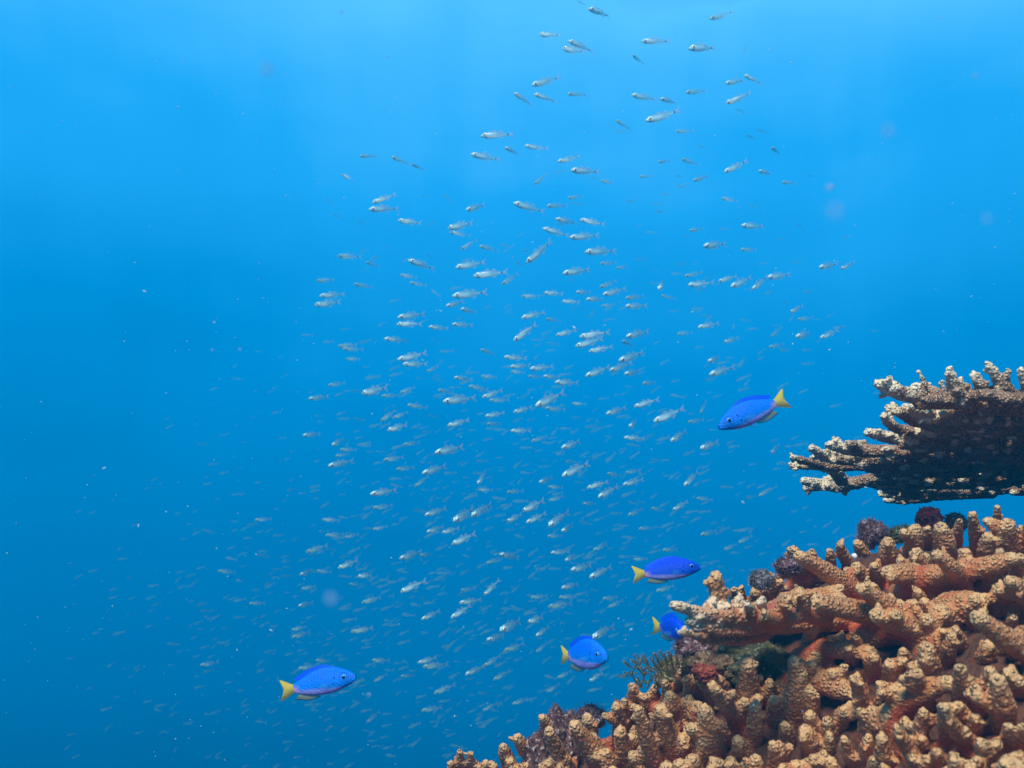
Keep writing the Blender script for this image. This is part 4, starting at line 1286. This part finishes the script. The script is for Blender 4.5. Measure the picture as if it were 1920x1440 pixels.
# ------------------------------------------------------------------ feather star
def feather_star():
    X0, Y0, S = 1020, 1120, 6.4
    g = Nodes('olive_arm')
    t = g.n('TexCoord').outputs['Object']
    w = g.n('TexNoise', Scale=900.0, Detail=1.0); g.l(t, w.inputs['Vector'])
    g.l(g.mix(g.ramp(w.outputs[0], .45, .56), (.03, .05, .015), (.34, .38, .10)), g.b.inputs['Base Color'])
    mats = [g.m, simple_mat('yellow_pinnule', (.55, .55, .18), .6), simple_mat('rosy_arm_tip', (.40, .22, .16), .6)]
    root = tag(empty('feather_star', P(1240, 1270, .69)), 'dark green feather star with thin yellow banded arms clinging to the reef edge', 'feather star')
    org = root.location
    stems = ["1160,1080 1090,990 1060,905 1085,850", "1320,1090 1390,930 1430,850 1540,780 1610,740", "1250,820 1330,870 1390,895 1430,850",
             "1580,800 1640,795 1700,800", "1240,1085 1290,960 1340,930", "1160,1060 1200,960 1215,850", "1100,990 1200,1020 1300,1000", "1400,900 1480,960 1580,1010"]
    arms = ["1060,850 1005,800 962,768", "1085,860 1110,790 1078,688", "1110,790 1070,765 1040,742", "1060,905 1000,915 952,893", "1060,930 990,952 914,957",
            "1080,850 1125,800 1142,750", "1250,830 1200,770 1162,708", "1262,800 1222,735 1190,676", "1340,850 1300,765 1262,718", "1365,860 1322,780 1305,675",
            "1400,830 1355,740 1318,668", "1440,830 1400,745 1360,668", "1470,805 1430,720 1388,640", "1560,885 1500,780 1438,678", "1585,890 1535,800 1510,680",
            "1600,800 1592,705 1580,618", "1660,820 1668,740 1657,648", "1702,820 1722,760 1742,700", "1580,965 1505,900 1450,825", "1190,940 1150,880 1130,830",
            "1240,920 1180,860 1150,840", "1300,900 1250,850 1220,840", "1230,1040 1190,960 1200,900", "1350,960 1310,890 1240,870", "1420,960 1400,890 1350,850",
            "1520,960 1480,900 1400,850", "1180,780 1165,740 1150,760", "1500,820 1460,730 1440,660", "1545,800 1520,720 1480,640"]

    def tube(name, txt, r0, pinn):
        pts2 = [tuple(float(v) for v in q.split(',')) for q in txt.split()]
        # quadratic smoothing through the given points
        n = 14; pts = []
        for i in range(n + 1):
            u = i / n * (len(pts2) - 1); k = min(len(pts2) - 2, int(u)); f = u - k
            p0 = pts2[max(0, k - 1)]; p1 = pts2[k]; p2 = pts2[k + 1]; p3 = pts2[min(len(pts2) - 1, k + 2)]
            q = [0.5 * (2 * p1[j] + (p2[j] - p0[j]) * f + (2 * p0[j] - 5 * p1[j] + 4 * p2[j] - p3[j]) * f * f + (3 * p1[j] - p0[j] - 3 * p2[j] + p3[j]) * f ** 3) for j in (0, 1)]
            d = .692 - .012 * i / n + .01 * math.sin(pts2[0][0])
            pts.append(P(X0 + q[0] / S, Y0 + q[1] / S, d) - org)
        V, Fs, mi = [], [], []
        for i, p in enumerate(pts):
            dr = (pts[min(n, i + 1)] - pts[max(0, i - 1)]).normalized()
            s = dr.orthogonal().normalized(); t_ = dr.cross(s)
            r = r0 * (1 - .45 * i / n)
            for k in range(6):
                a = k * math.pi / 3
                V.append(p + (s * math.cos(a) + t_ * math.sin(a)) * r)
        for i in range(n):
            for k in range(6):
                k2 = (k + 1) % 6
                Fs.append((i * 6 + k, i * 6 + k2, i * 6 + 6 + k2, i * 6 + 6 + k)); mi.append(2 if pinn and i > n - 3 else 0)
        Fs.append(tuple(range(n * 6, n * 6 + 6))); mi.append(2 if pinn else 0)
        if pinn:
            tot = sum((pts[i + 1] - pts[i]).length for i in range(n)); m = int(tot / .0011)
            for j in range(m):
                u = j / m * n; k = min(n - 1, int(u)); p = pts[k].lerp(pts[k + 1], u - k)
                dr = (pts[k + 1] - pts[k]).normalized(); s = dr.cross(cF).normalized()
                for sg in (1, -1):
                    q = p + s * sg * .0015 + dr * .0008; o = len(V); w_ = .00024
                    V += [p + dr * w_, p - dr * w_, p + cF * w_ * 1.5, q]
                    Fs += [(o, o + 1, o + 3), (o + 1, o + 2, o + 3), (o + 2, o, o + 3)]; mi += [1, 1, 1]
        me = bpy.data.meshes.new(name); me.from_pydata([tuple(v) for v in V], [], Fs)
        for m_ in mats: me.materials.append(m_)
        me.polygons.foreach_set('material_index', mi)
        link_mesh(name, me, root)
    for s in stems: tube('stem', s, .0008, False)
    for a in arms: tube('arm', a, .00042, True)
    for a in list(arms):
        dx, dy = rnd.uniform(-55, 55), rnd.uniform(-15, 45)
        tube('arm', ' '.join('%g,%g' % (float(q.split(',')[0]) + dx + i * rnd.uniform(-12, 12), float(q.split(',')[1]) + dy) for i, q in enumerate(a.split())), .0004, True)


feather_star()

# ------------------------------------------------------------------ the water itself: one even volume
def haze_box():
    bm = bmesh.new()
    bmesh.ops.create_cube(bm, size=1)
    me = bpy.data.meshes.new('haze')
    bm.to_mesh(me); bm.free()
    o = bpy.data.objects.new('haze', me)
    lo, hi = Vector((-18, -2.5, -2.4)), Vector((18, 22, 2.2))
    o.scale = hi - lo
    o.location = (lo + hi) / 2
    col.objects.link(o)
    o['kind'] = 'stuff'
    o['label'] = 'clear blue sea water filling the whole scene'
    o['category'] = 'water'
    m = bpy.data.materials.new('sea_water')
    m.use_nodes = True
    t = m.node_tree
    t.nodes.clear()
    v = t.nodes.new('ShaderNodeVolumePrincipled')
    v.inputs['Color'].default_value = HAZE_COLOR
    v.inputs['Density'].default_value = HAZE_DENSITY
    v.inputs['Anisotropy'].default_value = 0.0
    u = t.nodes.new('ShaderNodeOutputMaterial')
    t.links.new(v.outputs[0], u.inputs['Volume'])
    me.materials.append(m)
    return o


HAZE_DENSITY = 0.09
HAZE_COLOR = (0.0, 0.38, 0.72, 1)
haze_box()
